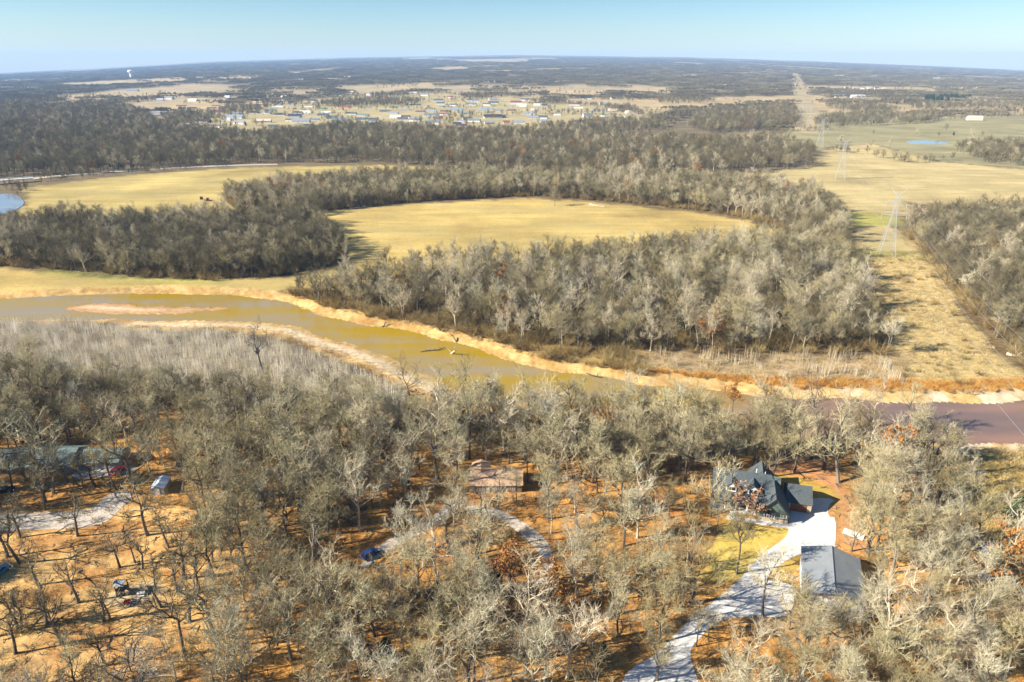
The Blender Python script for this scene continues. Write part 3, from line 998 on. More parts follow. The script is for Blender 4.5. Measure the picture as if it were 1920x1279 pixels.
def gable_roof(mb, x0, x1, y0, y1, ze, zr, axis='x', t=0.18, oh=0.4):
    """Two slabs; ridge along axis; eave height ze at the wall line."""
    if axis == 'x':
        ym = (y0 + y1) / 2; k = (zr - ze) / (ym - y0); a, b = y0 - oh, y1 + oh; zo = ze - k * oh
        mb.slab([(x0 - oh, a, zo), (x1 + oh, a, zo), (x1 + oh, ym, zr), (x0 - oh, ym, zr)], t)
        mb.slab([(x0 - oh, ym, zr), (x1 + oh, ym, zr), (x1 + oh, b, zo), (x0 - oh, b, zo)], t)
    else:
        xm = (x0 + x1) / 2; k = (zr - ze) / (xm - x0); a, b = x0 - oh, x1 + oh; zo = ze - k * oh
        mb.slab([(a, y0 - oh, zo), (xm, y0 - oh, zr), (xm, y1 + oh, zr), (a, y1 + oh, zo)], t)
        mb.slab([(xm, y0 - oh, zr), (b, y0 - oh, zo), (b, y1 + oh, zo), (xm, y1 + oh, zr)], t)
    return mb


def gable_wall(mb, x0, x1, y0, y1, z1, zr, axis='x'):
    """A box of wall with its two gables, a little below the roof."""
    zr -= 0.2; z1 -= 0.2
    if axis == 'x':
        ym = (y0 + y1) / 2
        A = [(x0, y0, -0.3), (x0, y1, -0.3), (x0, y1, z1), (x0, ym, zr), (x0, y0, z1)]
        mb.hexa([(x1, p[1], p[2]) for p in A], A)
    else:
        xm = (x0 + x1) / 2
        A = [(x0, y0, -0.3), (x1, y0, -0.3), (x1, y0, z1), (xm, y0, zr), (x0, y0, z1)]
        mb.hexa(A, [(p[0], y1, p[2]) for p in A])
    return mb


FOOT = []


def footprint(o, x0, x1, y0, y1, m=1.5):
    c, s = math.cos(o.rotation_euler.z), math.sin(o.rotation_euler.z)
    f = np.array([(o.location.x + c * x - s * y, o.location.y + s * x + c * y) for x, y in ((x0, y0), (x1, y0), (x1, y1), (x0, y1))])
    FOOT.append((f, m))
    return f


# the new house with the charcoal roof
hs = tag(empty('house', (71.1, 145.0, 0), R(-16)), 'large dark green house with steep charcoal gabled roof above the white driveway', 'house')
footprint(hs, -20, 6.5, -0.5, 19, 2.5)
gable_wall(MB(), -19.0, -2.0, 4.6, 16.6, 3.0, 7.6).build('wall', M['green_wall'], hs)
mb = MB()
mb.slab([(-19.5, 2.2, 2.6), (-0.9, 2.2, 2.6), (-4.4, 10.6, 7.7), (-19.5, 10.6, 7.7)], 0.2)
mb.slab([(-19.5, 10.6, 7.7), (-4.4, 10.6, 7.7), (-0.9, 17.2, 3.0), (-19.5, 17.2, 3.0)], 0.2)
mb.slab([(-4.4, 10.6, 7.7), (-0.9, 2.2, 2.6), (-0.9, 17.2, 3.0)], 0.2)
rf = mb.build('roof', M['char_roof'], hs)
rf['label'] = 'long main roof of charcoal shingles'
MB().bar((-8.2, 11.6, 6.6), (-8.2, 11.6, 8.3), 0.12).build('vent_pipe', M['white'], rf)
MB().bar((-6.0, 11.2, 6.9), (-6.0, 11.2, 8.0), 0.09).build('vent_pipe', M['white'], rf)
gable_wall(MB(), -7.4, -0.2, 0.5, 9.5, 3.0, 7.2, 'y').build('wall', M['green_wall'], hs)
gr_ = gable_roof(MB(), -7.4, -0.2, 0.5, 9.0, 3.0, 7.2, 'y', 0.2, 0.45).build('roof', M['char_roof'], hs)
gr_['label'] = 'steep front gable roof with black barge boards'
mb = MB()   # black barge boards along the gable
k = 4.2 / 3.6
for x0, x1, z0, z1 in ((-7.85, -3.8, 3.0 - 0.45 * k - 0.25, 6.95), (0.25, -3.8, 3.0 - 0.45 * k - 0.25, 6.95)):
    mb.hexa([(x0, -0.02, z0 - 0.2), (x1, -0.02, z1 - 0.2), (x1, -0.02, z1 + 0.1), (x0, -0.02, z0 + 0.1)], [(x0, 0.04, z0 - 0.2), (x1, 0.04, z1 - 0.2), (x1, 0.04, z1 + 0.1), (x0, 0.04, z0 + 0.1)])
mb.build('barge_board', M['trim_black'], gr_)
MB().box(-7.4, -0.2, 0.36, 0.49, -0.2, 0.9).build('stone_base', M['stone'], hs)
window(hs, -6.1, 0.46, 1.0, 2.6, 1.7, 4)
window(hs, -2.2, 0.46, 1.5, 1.6, 0.9, 2)
mb = MB(); mb.slab([(-6.4, -0.5, 2.85), (-3.2, -0.5, 2.85), (-3.2, 0.6, 3.3), (-6.4, 0.6, 3.3)], 0.1)
mb.build('window_awning', M['trim_black'], hs)
gable_wall(MB(), -0.1, 5.9, 6.8, 15.6, 2.9, 5.6).build('wall', M['green_wall'], hs)
gable_roof(MB(), 0.0, 5.8, 6.8, 15.6, 2.9, 5.6, 'x', 0.2, 0.4).build('roof', M['char_roof'], hs)
dr = MB()
for i in range(4):
    dr.box(0.9, 4.9, 6.70 - 0.004 * (i % 2), 6.79, 0.05 + 0.58 * i, 0.05 + 0.58 * i + 0.55)
dr.build('garage_door', M['wood_door'], hs)
MB().box(5.0, 6.0, 6.55, 6.8, -0.2, 2.6).build('stone_column', M['stone'], hs)
MB().box(0.0, 0.8, 6.6, 6.8, -0.2, 2.6).build('stone_column', M['stone'], hs)
for u in (-14.6, -9.0):    # dormers
    d_ = gable_wall(MB(), u - 1.3, u + 1.3, 5.0, 8.2, 5.9, 7.1, 'y').build('dormer', M['white'], hs)
    gable_roof(MB(), u - 1.3, u + 1.3, 5.0, 8.6, 5.9, 7.1, 'y', 0.12, 0.25).build('dormer_roof', M['char_roof'], d_)
    window(d_, u - 1.0, 4.98, 4.7, 0.9, 0.95, 1, M['trim_black']); window(d_, u + 0.1, 4.98, 4.7, 0.9, 0.95, 1, M['trim_black'])
MB().box(-19, -7.9, 1.9, 4.55, -0.2, 0.18).build('porch_floor', M['concrete'], hs)
for u in (-18.6, -15.8, -13.0, -10.2):
    MB().box(u - 0.14, u + 0.14, 2.5, 2.78, 0.18, 2.72).build('porch_post', M['white'], hs)
for u in (-17.6, -12.4):
    window(hs, u, 4.56, 0.9, 1.6, 1.5, 2)
MB().box(-15.2, -14.2, 4.5, 4.59, 0.18, 2.3).build('front_door', M['wood_door'], hs)
gable_wall(MB(), -9.6, -3.4, 11.2, 17.6, 4.2, 7.4, 'y').build('wall', M['green_wall'], hs)
gable_roof(MB(), -9.6, -3.4, 11.2, 17.6, 4.2, 7.4, 'y', 0.2, 0.4).build('roof', M['char_roof'], hs)

# the grey steel barn
bn = tag(empty('barn', (62.5, 115.9, 0), R(-21)), 'big grey steel barn with a standing-seam gable roof beside the driveway', 'barn')
footprint(bn, -0.5, 13, -0.5, 20, 2.0)
gable_wall(MB(), 0.3, 12.3, 0.3, 16.3, 4.3, 6.2, 'y').build('wall', M['barn_wall'], bn)
rf = gable_roof(MB(), 0.3, 12.3, 0.2, 16.4, 4.3, 6.2, 'y', 0.14, 0.35).build('roof', M['barn_roof'], bn)
k = (6.2 - 4.3) / 6.0
for i in range(22):
    y = 0.1 + i * 0.75
    MB().hexa([(0.0, y, 4.2), (6.3, y, 6.2), (6.3, y + 0.06, 6.2), (0.0, y + 0.06, 4.2)], [(0.0, y, 4.27), (6.3, y, 6.27), (6.3, y + 0.06, 6.27), (0.0, y + 0.06, 4.27)]).build('seam', M['barn_roof'], rf)
MB().bar((6.3, -0.1, 6.22), (6.3, 16.7, 6.22), 0.12).build('ridge_cap', M['barn_roof'], rf)
for y in (3.0, 9.0):
    MB().box(0.22, 0.31, y, y + 3.4, 0.05, 3.3).build('roller_door', M['white'], bn)
MB().box(12.29, 12.36, 8, 9, 0.05, 2.2).build('side_door', M['trim_black'], bn)

# the pink-roofed house in the wood
pk = tag(empty('house', (-11.5, 158.6, 0), R(1)), 'low brick house with a faded pink-brown roof among bare trees', 'house')
footprint(pk, -1, 15, -1, 13, 1.5)
gable_wall(MB(), 0, 14.2, 0.6, 9.0, 2.7, 4.6).build('wall', M['brick'], pk)
gable_roof(MB(), 0, 14.2, 0.6, 9.0, 2.7, 4.6).build('roof', M['pink_roof'], pk)
gable_wall(MB(), 0.4, 5.2, 6.0, 12.0, 2.6, 3.5, 'y').build('wall', M['brick'], pk)
gable_roof(MB(), 0.4, 5.2, 5.2, 12.0, 2.6, 3.5, 'y').build('roof', M['pink_roof'], pk)
for u in (2, 6.5, 11): window(pk, u, 0.56, 0.9, 1.4, 1.2, 2)
MB().box(4.4, 5.3, 0.5, 0.59, 0, 2.1).build('front_door', M['white'], pk)
MB().box(9.2, 10.0, 4.5, 5.3, 3.0, 5.6).build('chimney', M['brick'], pk)

# the grey-green house at the edge of the homestead
gh = tag(empty('house', (-150.0, 168.0, 0), R(3)), 'long house under a grey-green steel roof screened by bare trees', 'house')
footprint(gh, -1, 36, -1, 12, 1.5)
gable_wall(MB(), 0, 22, 0, 10.5, 3.0, 5.4).build('wall', M['grey_wall'], gh)
gable_roof(MB(), 0, 22, 0, 10.5, 3.0, 5.4, 'x', 0.16, 0.7).build('roof', M['teal_roof'], gh)
gable_wall(MB(), 22.4, 35, 1.5, 9.5, 2.7, 4.7).build('wall', M['grey_wall'], gh)
gable_roof(MB(), 22.9, 35, 1.5, 9.5, 2.7, 4.7, 'x', 0.16, 0.5).build('roof', M['teal_roof'], gh)
for u in (3, 8, 13, 18, 26, 31): window(gh, u, -0.04 if u < 22 else 1.46, 0.9, 1.5, 1.2, 2)
MB().box(10.8, 11.8, -0.1, -0.01, 0, 2.1).build('front_door', M['white'], gh)

# the little shed
sh = tag(empty('shed', (-99.2, 158.0, 0), R(6)), 'small grey garden shed with a pale blue metal roof', 'shed')
footprint(sh, -0.5, 4, -0.5, 6, 1.0)
gable_wall(MB(), 0, 3.6, 0, 5.4, 2.2, 3.0, 'y').build('wall', M['grey_wall'], sh)
gable_roof(MB(), 0, 3.6, 0, 5.4, 2.2, 3.0, 'y', 0.08, 0.15).build('roof', M['shed_roof'], sh)
MB().box(1.2, 2.4, -0.06, -0.004, 0, 1.95).build('door', M['white'], sh)


# ------------------------------------------------------------------ cars
def car(loc, rz, paint, label, van=False):
    root = tag(empty('car', loc, rz), label, 'car')
    prof = [(-2.2, 0.35), (2.25, 0.35), (2.3, 0.75), (1.9, 0.95), (1.0, 1.05), (-2.1, 1.1), (-2.28, 0.8)]
    mb = MB()
    mb.hexa([(x, 0.88, z) for x, z in prof], [(x, -0.88, z) for x, z in prof])
    mb.build('body', paint, root)
    top = 1.75 if van else 1.5
    gp = [(-2.05, 1.1), (1.0, 1.05), (0.3, top - 0.06), (-1.7, top - 0.06)]
    MB().hexa([(x, 0.74 if z > 1.2 else 0.82, z) for x, z in gp], [(x, -0.74 if z > 1.2 else -0.82, z) for x, z in gp]).build('windows', M['glass'], root)
    MB().box(-1.75, 0.35, -0.76, 0.76, top - 0.06, top).build('roof', paint, root)
    for x in (-1.4, 1.4):
        for y in (-0.9, 0.9):
            w = MB().bar((x, y - 0.1, 0.34), (x, y + 0.1, 0.34), 0.34, n=12).build('wheel', M['rubber'], root)
            MB().bar((x, y - 0.11, 0.34), (x, y + 0.11, 0.34), 0.18, n=8).build('rim', M['steel'], w)
    for y in (-0.6, 0.6):
        MB().box(2.2, 2.32, y - 0.2, y + 0.2, 0.66, 0.8).build('headlight', M['white'], root)
    footprint(root, -2.4, 2.4, -1, 1, 1.5)
    return root


def paint(name, c): return mat(name, c, 0.3, 0.2, spec=0.5)


p = at(222, 886); car((p.x, p.y, 0.0), R(75), paint('red_paint', (0.33, 0.015, 0.05)), 'dark red car parked on the leaves near the gravel', True)
p = at(694, 1043); car((p.x, p.y, 0.06), R(48), paint('blue_paint', (0.02, 0.05, 0.17)), 'navy blue car on the gravel track under bare branches', True)
p = at(2, 1075); car((p.x, p.y, 0.0), R(80), paint('bright_blue_paint', (0.02, 0.22, 0.42)), 'bright blue car parked under trees by the orange yard', True)
p = at(346, 872); car((p.x, p.y, 0.0), R(20), paint('slate_paint', (0.06, 0.08, 0.11)), 'slate grey car standing behind the little shed')
p = at(12, 922); car((p.x, p.y, 0.0), R(8), paint('black_paint', (0.015, 0.017, 0.02)), 'black car in front of the grey-green roofed house')


def trailer(px, py, rz, label, L=5.0, W=2.2, Hh=2.2):
    p = at(px, py)
    root = tag(empty('trailer', (p.x, p.y, 0), rz), label, 'trailer')
    MB().box(-L / 2, L / 2, -W / 2, W / 2, 0.6, Hh).build('body', M['white'], root)
    MB().hexa([(L / 2, -0.5, 0.6), (L / 2 + 1.3, -0.06, 0.6), (L / 2 + 1.3, 0.06, 0.6), (L / 2, 0.5, 0.6)], [(L / 2, -0.5, 0.7), (L / 2 + 1.3, -0.06, 0.7), (L / 2 + 1.3, 0.06, 0.7), (L / 2, 0.5, 0.7)]).build('hitch', M['steel'], root)
    for y in (-W / 2 - 0.1, W / 2 + 0.1):
        MB().bar((0, y - 0.1, 0.33), (0, y + 0.1, 0.33), 0.33, n=10).build('wheel', M['rubber'], root)
    footprint(root, -L / 2, L / 2, -W / 2, W / 2, 1.5)


trailer(1852, 1042, R(35), 'white box trailer half hidden in the grey wood')
trailer(1846, 1088, R(10), 'small white cargo trailer between bare trunks', 2.6, 1.6, 1.5)
p = at(1600, 1003)
o = MB().box(-2.4, 2.4, -1.1, 1.1, 0.15, 0.4).box(-2.2, -2.0, -1, 1, 0, 0.15).box(2.0, 2.2, -1, 1, 0, 0.15).build('lumber_stack', M['white'])
o.location = (p.x, p.y, 0); o.rotation_euler = (0, 0, R(-38))
tag(o, 'flat white stack of boards on the red soil beside the drive', 'lumber stack'); footprint(o, -2.4, 2.4, -1.1, 1.1, 1)

# ------------------------------------------------------------------ the play set and toys
p = at(231, 1112)
ps = tag(empty('swing_set', (p.x, p.y, 0), R(0)), 'wooden swing set with a grey-roofed play tower on pale sand', 'swing set')
footprint(ps, -3, 4, -5, 3, 2.0)
for x in (-0.9, 0.9):
    for y in (-0.9, 0.9):
        MB().box(x - 0.08, x + 0.08, y - 0.08, y + 0.08, -0.1, 3.0).build('post', M['trim_black'], ps)
MB().box(-1.0, 1.0, -1.0, 1.0, 1.3, 1.45).build('deck', M['trim_black'], ps)
gable_roof(MB(), -1.0, 1.0, -1.0, 1.0, 3.0, 3.7, 'x', 0.08, 0.2).build('roof', M['barn_roof'], ps)
mb = MB()
for i in range(7): mb.box(-0.95 + i * 0.29, -0.80 + i * 0.29, -0.99, -0.95, 0.1, 2.1); mb.box(0.95, 0.99, -0.95 + i * 0.29, -0.80 + i * 0.29, 1.45, 2.1)
mb.build('side_slats', M['trim_black'], ps)
MB().bar((0.3, -0.9, 2.4), (1.1, -4.6, 2.4), 0.10).build('swing_beam', M['lumber'], ps)
MB().bar((1.1, -4.6, 2.5), (-0.6, -5.3, 0), 0.08).build('leg', M['lumber'], ps)
MB().bar((1.1, -4.6, 2.5), (2.9, -4.6, 0), 0.08).build('leg', M['lumber'], ps)
for q in (0.35, 0.7):
    c = Vector((0.3 + 0.8 * q, -0.9 - 3.7 * q, 2.4))
    sw = MB().box(c.x - 0.25, c.x + 0.25, c.y - 0.09, c.y + 0.09, 0.5, 0.54).build('swing_seat', M['trim_black'], ps)
    for s in (-0.22, 0.22): MB().bar((c.x + s, c.y, 0.53), (c.x + s, c.y, 2.36), 0.02, n=4).build('chain', M['steel'], sw)
mb = MB(); mb.slab([(1.0, -0.4, 1.45), (3.4, -0.7, 0.25), (3.4, 0.1, 0.25), (1.0, 0.4, 1.45)], 0.05)
mb.build('slide', M['lumber'], ps)


def toy(px, py, m, label, s=1.0, name='toy_wagon'):
    p = at(px, py)
    root = tag(empty(name, (p.x, p.y, 0), R(20), s), label, 'toy')
    MB().box(-0.5, 0.5, -0.3, 0.3, 0.2, 0.26).box(-0.5, 0.5, -0.3, -0.26, 0.26, 0.5).box(-0.5, 0.5, 0.26, 0.3, 0.26, 0.5).box(-0.5, -0.46, -0.26, 0.26, 0.26, 0.5).box(0.46, 0.5, -0.26, 0.26, 0.26, 0.5).build('tray', m, root)
    for x in (-0.35, 0.35):
        for y in (-0.36, 0.36): MB().bar((x, y - 0.03, 0.14), (x, y + 0.03, 0.14), 0.14, n=8).build('wheel', M['rubber'], root)
    MB().bar((0.5, 0, 0.25), (1.0, 0, 0.7), 0.03).build('handle', M['steel'], root)


toy(239, 1131, mat('red_plastic', (0.45, 0.03, 0.03), 0.5), 'red toy wagon on the sand below the swing set', 1.3)
toy(250, 1133, mat('blue_plastic', (0.10, 0.12, 0.22), 0.5), 'dark blue toy wagon beside the red one', 1.2)
p = at(265, 1116)
tb = tag(empty('picnic_table', (p.x, p.y, 0), R(15)), 'small white picnic table on the sand near the swings', 'table')
MB().box(-0.8, 0.8, -0.4, 0.4, 0.66, 0.72).build('table_top', M['white'], tb)
for y in (-0.75, 0.75): MB().box(-0.8, 0.8, y - 0.13, y + 0.13, 0.38, 0.43).build('bench', M['white'], tb)
for x in (-0.6, 0.6):
    MB().bar((x, -0.8, 0), (x, 0.3, 0.66), 0.04, n=4).build('leg', M['white'], tb); MB().bar((x + 0.1, 0.8, 0), (x + 0.1, -0.3, 0.66), 0.04, n=4).build('leg', M['white'], tb)


# ------------------------------------------------------------------ pylons and wires
def pylon(loc, rz):
    root = tag(empty('pylon', loc, rz), None, 'pylon', 'pylons of the power line')
    Ht, b0, b1 = 40.0, 4.6, 1.1

    def corner(z, sx, sy):
        t = z / Ht
        w = b0 + (b1 - b0) * min(1, t / 0.62) if t < 0.62 else b1
        return Vector((sx * w, sy * w, z))
    for sx in (-1, 1):
        for sy in (-1, 1):
            mb = MB(); mb.bar(corner(-0.3, sx, sy), corner(Ht * 0.62, sx, sy), 0.15, 0.12, 4); mb.bar(corner(Ht * 0.62, sx, sy), corner(Ht * 0.93, sx, sy), 0.12, 0.09, 4)
            mb.build('leg', M['steel'], root)
    zs = [0, 6.5, 12.5, 17.5, 21.5, 24.8, 28, 31, 34, 37.2]
    for sx, sy, tx, ty in ((-1, -1, 1, -1), (1, -1, 1, 1), (1, 1, -1, 1), (-1, 1, -1, -1)):
        mb = MB()
        for i in range(len(zs) - 1):
            mb.bar(corner(zs[i], sx, sy), corner(zs[i + 1], tx, ty), 0.055, n=4); mb.bar(corner(zs[i], tx, ty), corner(zs[i + 1], sx, sy), 0.055, n=4)
            if i: mb.bar(corner(zs[i], sx, sy), corner(zs[i], tx, ty), 0.055, n=4)
        mb.build('bracing', M['steel'], root)
    for z, w in ((24.8, 6.8), (32.0, 5.6)):
        mb = MB()
        for s in (-1, 1):
            for y in (-1, 1):
                mb.bar((s * 1.1, y * 1.1, z), (s * w, 0, z + 0.5), 0.09, n=4)
            mb.bar((s * 1.1, 0, z + 2.2), (s * w, 0, z + 0.5), 0.08, n=4)
        arm = mb.build('crossarm', M['steel'], root)
        for s in (-1, 1):
            mb = MB(); mb.bar((s * w, 0, z + 0.5), (s * w, 0, z - 2.6), 0.12, n=6)
            mb.build('insulator', M['steel'], arm)
    mb = MB()
    for s in (-1, 1):
        for y in (-1, 1): mb.bar((s * 0.6, y * 1.1, 37.0), (s * 4.2, 0, 40.4), 0.12, n=4)
        mb.bar((s * 1.1, 0, 37.2), (s * 4.2, 0, 40.4), 0.12, n=4)
    mb.bar((-1.1, 0, 37.2), (1.1, 0, 37.2), 0.12, n=4)
    mb.build('peak_horns', M['steel'], root)
    return root


P1 = at(1661, 478); P2 = at(1574, 336)
step = Vector((P2.x - P1.x, P2.y - P1.y, 0))
ang = math.atan2(step.y, step.x) - math.pi / 2
first = pylon((P1.x, P1.y, 0), ang)
pyl = [first]
for i in (-1, 1, 2, 3, 4):
    q = Vector((P1.x, P1.y, 0)) + step * i
    c = copy_tree(first); c.location = (q.x, q.y, float(far_z(q.x, q.y))); pyl.append(c)
for c, lb in zip(pyl, ('tall galvanised lattice pylon standing in the green strip beside the wood', 'lattice pylon close to the river bank where the wires leave the view',
                       'second lattice pylon, in the middle of the tan pasture', 'third lattice pylon, at the edge of the olive pasture',
                       'fourth pylon, small in the tan clearing between woods', 'last tiny pylon of the line, far off in the clearing')):
    c['label'] = lb
order = [pyl[1], pyl[0]] + pyl[2:]
WN = 0
for a, b in zip(order[:-1], order[1:]):
    for s, z, nm in ((-6.8, 22.7, 'lower west'), (6.8, 22.7, 'lower east'), (-5.6, 29.9, 'upper west'), (5.6, 29.9, 'upper east'), (-4.2, 40.4, 'top west'), (4.2, 40.4, 'top east')):
        o3 = Vector((math.cos(ang) * s, math.sin(ang) * s, z))
        A, B = Vector(a.location) + o3, Vector(b.location) + o3
        mb = MB(); n = 14; prev = A
        sag = 9 if z < 35 else 6
        for i in range(1, n + 1):
            t = i / n
            q = A.lerp(B, t); q.z -= sag * 4 * t * (1 - t)
            mb.bar(prev, q, 0.028 if z < 35 else 0.02, n=4); prev = q
        o = mb.build('overhead_wire', M['steel'])
        sp_ = {0: 'crossing the river', 1: 'over the green strip', 2: 'over the tan pasture', 3: 'over the olive pasture', 4: 'far off over the clearing'}[order.index(a)]
        tag(o, '%s sagging power line wire %s' % (nm, sp_), 'wire', 'wires of the power line')

# ------------------------------------------------------------------ logs, driftwood, farm machines, cattle
def log_(name, pts, r, m, label, cat, group=None, stubs=3, z0=None):
    mb = MB(); Q = [Vector(p) for p in pts]
    n = len(Q) - 1
    for i in range(n):
        mb.bar(Q[i], Q[i + 1], r * (1 - 0.5 * i / n), r * (1 - 0.5 * (i + 1) / n), 7)
    for k in range(stubs):
        i = (k * 2 + 1) % n; b = Q[i].lerp(Q[i + 1], 0.5)
        mb.bar(b, b + Vector((random.uniform(-1, 1), random.uniform(-1, 1), random.uniform(0.5, 1.3))) * r * 5, r * 0.35, r * 0.1, 5)
    o = mb.build(name, m)
    c = Q[0].copy()
    o.data.transform(Matrix.Translation(-c)); o.location = c
    return tag(o, label, cat, group)


def G(px, py, z=0.0):
    v = at(px, py, z) if z else at(px, py)
    return Vector((v.x, v.y, z))


log_('fallen_trunk', [G(655, 391, 0.5), G(668, 390, 0.6), G(680, 389, 0.5), G(688, 388, 0.4)], 0.6, M['pale_log'], 'bleached fallen trunk at the shaded corner of the golden field', 'log')
log_('fallen_trunk', [G(1105, 383, 0.5), G(1115, 385, 0.6), G(1127, 387, 0.5), G(1134, 388, 0.4)], 0.6, M['pale_log'], 'bleached fallen trunk by the lone oak on the golden field', 'log')
log_('driftwood', [G(846, 664, -2.2), G(849, 661, -1.2), G(853, 658, 0.2), G(857, 656, 0.6)], 0.45, M['pale_log'], 'curved driftwood stump rising out of the river', 'driftwood')
log_('driftwood', [G(789, 660, -2.0), G(805, 657, -1.8), G(822, 656, -1.7), G(834, 651, -1.5)], 0.3, M['dead'], 'long thin snag of branches floating in the olive water', 'driftwood', None, 5)
log_('driftwood', [G(716, 613, -1.9), G(721, 610, -1.2), G(722, 604, -0.2)], 0.35, M['dead'], 'crooked dark driftwood against the far bank', 'driftwood')
log_('driftwood', [G(855, 640, -1.6), G(852, 634, -0.6), G(847, 628, 0.4)], 0.35, M['dead'], 'leaning dead trunk lodged on the sandy bank', 'driftwood')
log_('driftwood', [G(1100, 700, -1.2), G(1112, 704, -1.3), G(1126, 707, -1.5)], 0.3, M['dead'], 'low driftwood on the white sand by the river', 'driftwood')
log_('fallen_trunk', [G(1888, 663, 0.5), G(1898, 666, 0.5), G(1912, 668, 0.4)], 0.7, M['pale_log'], 'white fallen trunk at the foot of the shaded wood', 'log')

p = at(378, 374)
tr = tag(empty('hay_bale', (p.x, p.y, 0), R(20)), 'dark round hay bale on the tan field beside the red machine', 'bale')
mb = MB(); mb.bar((-1.2, 0, 1.3), (1.2, 0, 1.3), 1.3, n=14); mb.build('straw_roll', M['dead'], tr)
p = at(391, 377)
tr = tag(empty('tractor', (p.x, p.y, 0), R(-25)), 'red tractor with a boom mower parked on the tan field', 'tractor')
redp = paint('tractor_red', (0.40, 0.03, 0.02))
MB().hexa([(0.2, -0.5, 0.8), (2.6, -0.45, 0.8), (2.6, 0.45, 0.8), (0.2, 0.5, 0.8)], [(0.2, -0.5, 1.7), (2.5, -0.4, 1.5), (2.5, 0.4, 1.5), (0.2, 0.5, 1.7)]).build('bonnet', redp, tr)
MB().hexa([(-1.5, -0.8, 0.9), (0.2, -0.8, 0.9), (0.2, 0.8, 0.9), (-1.5, 0.8, 0.9)], [(-1.4, -0.7, 2.6), (0.0, -0.7, 2.6), (0.0, 0.7, 2.6), (-1.4, 0.7, 2.6)]).build('cab', M['glass'], tr)
MB().box(-1.5, 0.1, -0.8, 0.8, 2.6, 2.75).build('cab_roof', redp, tr)
for x, r_, w in ((-1.0, 0.9, 0.28), (2.0, 0.55, 0.18)):
    for y in (-1, 1): MB().bar((x, y * 1.0 - w, r_), (x, y * 1.0 + w, r_), r_, n=14).build('wheel', M['rubber'], tr)
MB().box(-3.6, -1.7, -1.5, 1.5, 0.25, 0.8).build('mower_deck', redp, tr)

cowm = mat('black_hide', (0.02, 0.018, 0.016), 0.7)
cow_me = None
for i, (px, py) in enumerate([(968, 249), (976, 251), (983, 250), (990, 252), (997, 250), (986, 254), (978, 255), (1004, 251), (1030, 252), (1084, 253), (1120, 257)]):
    p = at(px + 160, py)
    if cow_me is None:
        mb = MB()
        mb.hexa([(-1.0, -0.32, 0.65), (0.8, -0.34, 0.6), (0.8, 0.34, 0.6), (-1.0, 0.32, 0.65)], [(-0.95, -0.25, 1.35), (0.8, -0.22, 1.4), (0.8, 0.22, 1.4), (-0.95, 0.25, 1.35)])
        mb.hexa([(0.75, -0.2, 0.9), (1.3, -0.14, 0.95), (1.3, 0.14, 0.95), (0.75, 0.2, 0.9)], [(0.75, -0.15, 1.4), (1.25, -0.12, 1.5), (1.25, 0.12, 1.5), (0.75, 0.15, 1.4)])
        mb.hexa([(1.2, -0.13, 0.95), (1.75, -0.09, 0.85), (1.75, 0.09, 0.85), (1.2, 0.13, 0.95)], [(1.2, -0.13, 1.45), (1.7, -0.09, 1.1), (1.7, 0.09, 1.1), (1.2, 0.13, 1.45)])
        for x in (-0.8, 0.6):
            for y in (-0.22, 0.22): mb.bar((x, y, 0.75), (x - 0.05, y, 0), 0.11, 0.07, 5)
        mb.bar((-1.0, 0, 1.3), (-1.12, 0, 0.5), 0.04, 0.02, 4)
        o = mb.build('cow', cowm); cow_me = o.data
    else:
        o = link(bpy.data.objects.new('cow', cow_me))
    o.location = (p.x, p.y, 0); o.rotation_euler = (0, 0, random.uniform(0, 6))
    tag(o, 'black cow on the tan strip, %s' % ['at the west end', 'second in the upper row', 'third in the upper row', 'fourth in the upper row', 'fifth in the upper row', 'first in the lower row', 'second in the lower row', 'sixth in the upper row', 'apart to the east', 'further east and alone', 'easternmost'][i], 'cow', 'black cattle on the tan strip')

# bridge over the far bend
A, B = at(-60, 342, 4.0), at(62, 333, 4.0)
br = tag(empty('bridge', (A.x, A.y, 0), math.atan2(B.y - A.y, B.x - A.x)), 'low road bridge with pale guard rail over the far river bend', 'bridge')
Lb = (B - A).length
MB().box(0, Lb, -3.5, 3.5, 3.2, 4.0).build('deck', M['concrete'], br)
for y in (-3.4, 3.4):
    rail = MB().box(0, Lb, y - 0.1, y + 0.1, 4.75, 5.05).build('guard_rail', M['white'], br)
    for i in range(14):
        x = 1 + i * (Lb - 2) / 13
        MB().box(x - 0.15, x + 0.15, y - 0.12, y + 0.12, 4.0, 4.76).build('rail_post', M['white'], rail)
for i in range(4):
    x = Lb * (0.15 + 0.23 * i)
    MB().box(x - 0.5, x + 0.5, -3.2, 3.2, -3.0, 3.2).build('pier', M['concrete'], br)
rd = [(62, 333.5), (130, 327), (220, 320.5), (330, 313.5), (430, 309.5), (520, 307.5), (521, 309), (430, 311.2), (330, 315.5), (220, 322.6), (130, 329.3), (60, 336.5)]
o = sheet('road', poly(rd), 0.15, M['gravel'], 0.2); tag(o, 'narrow country road along the foot of the back wood', kind='structure')

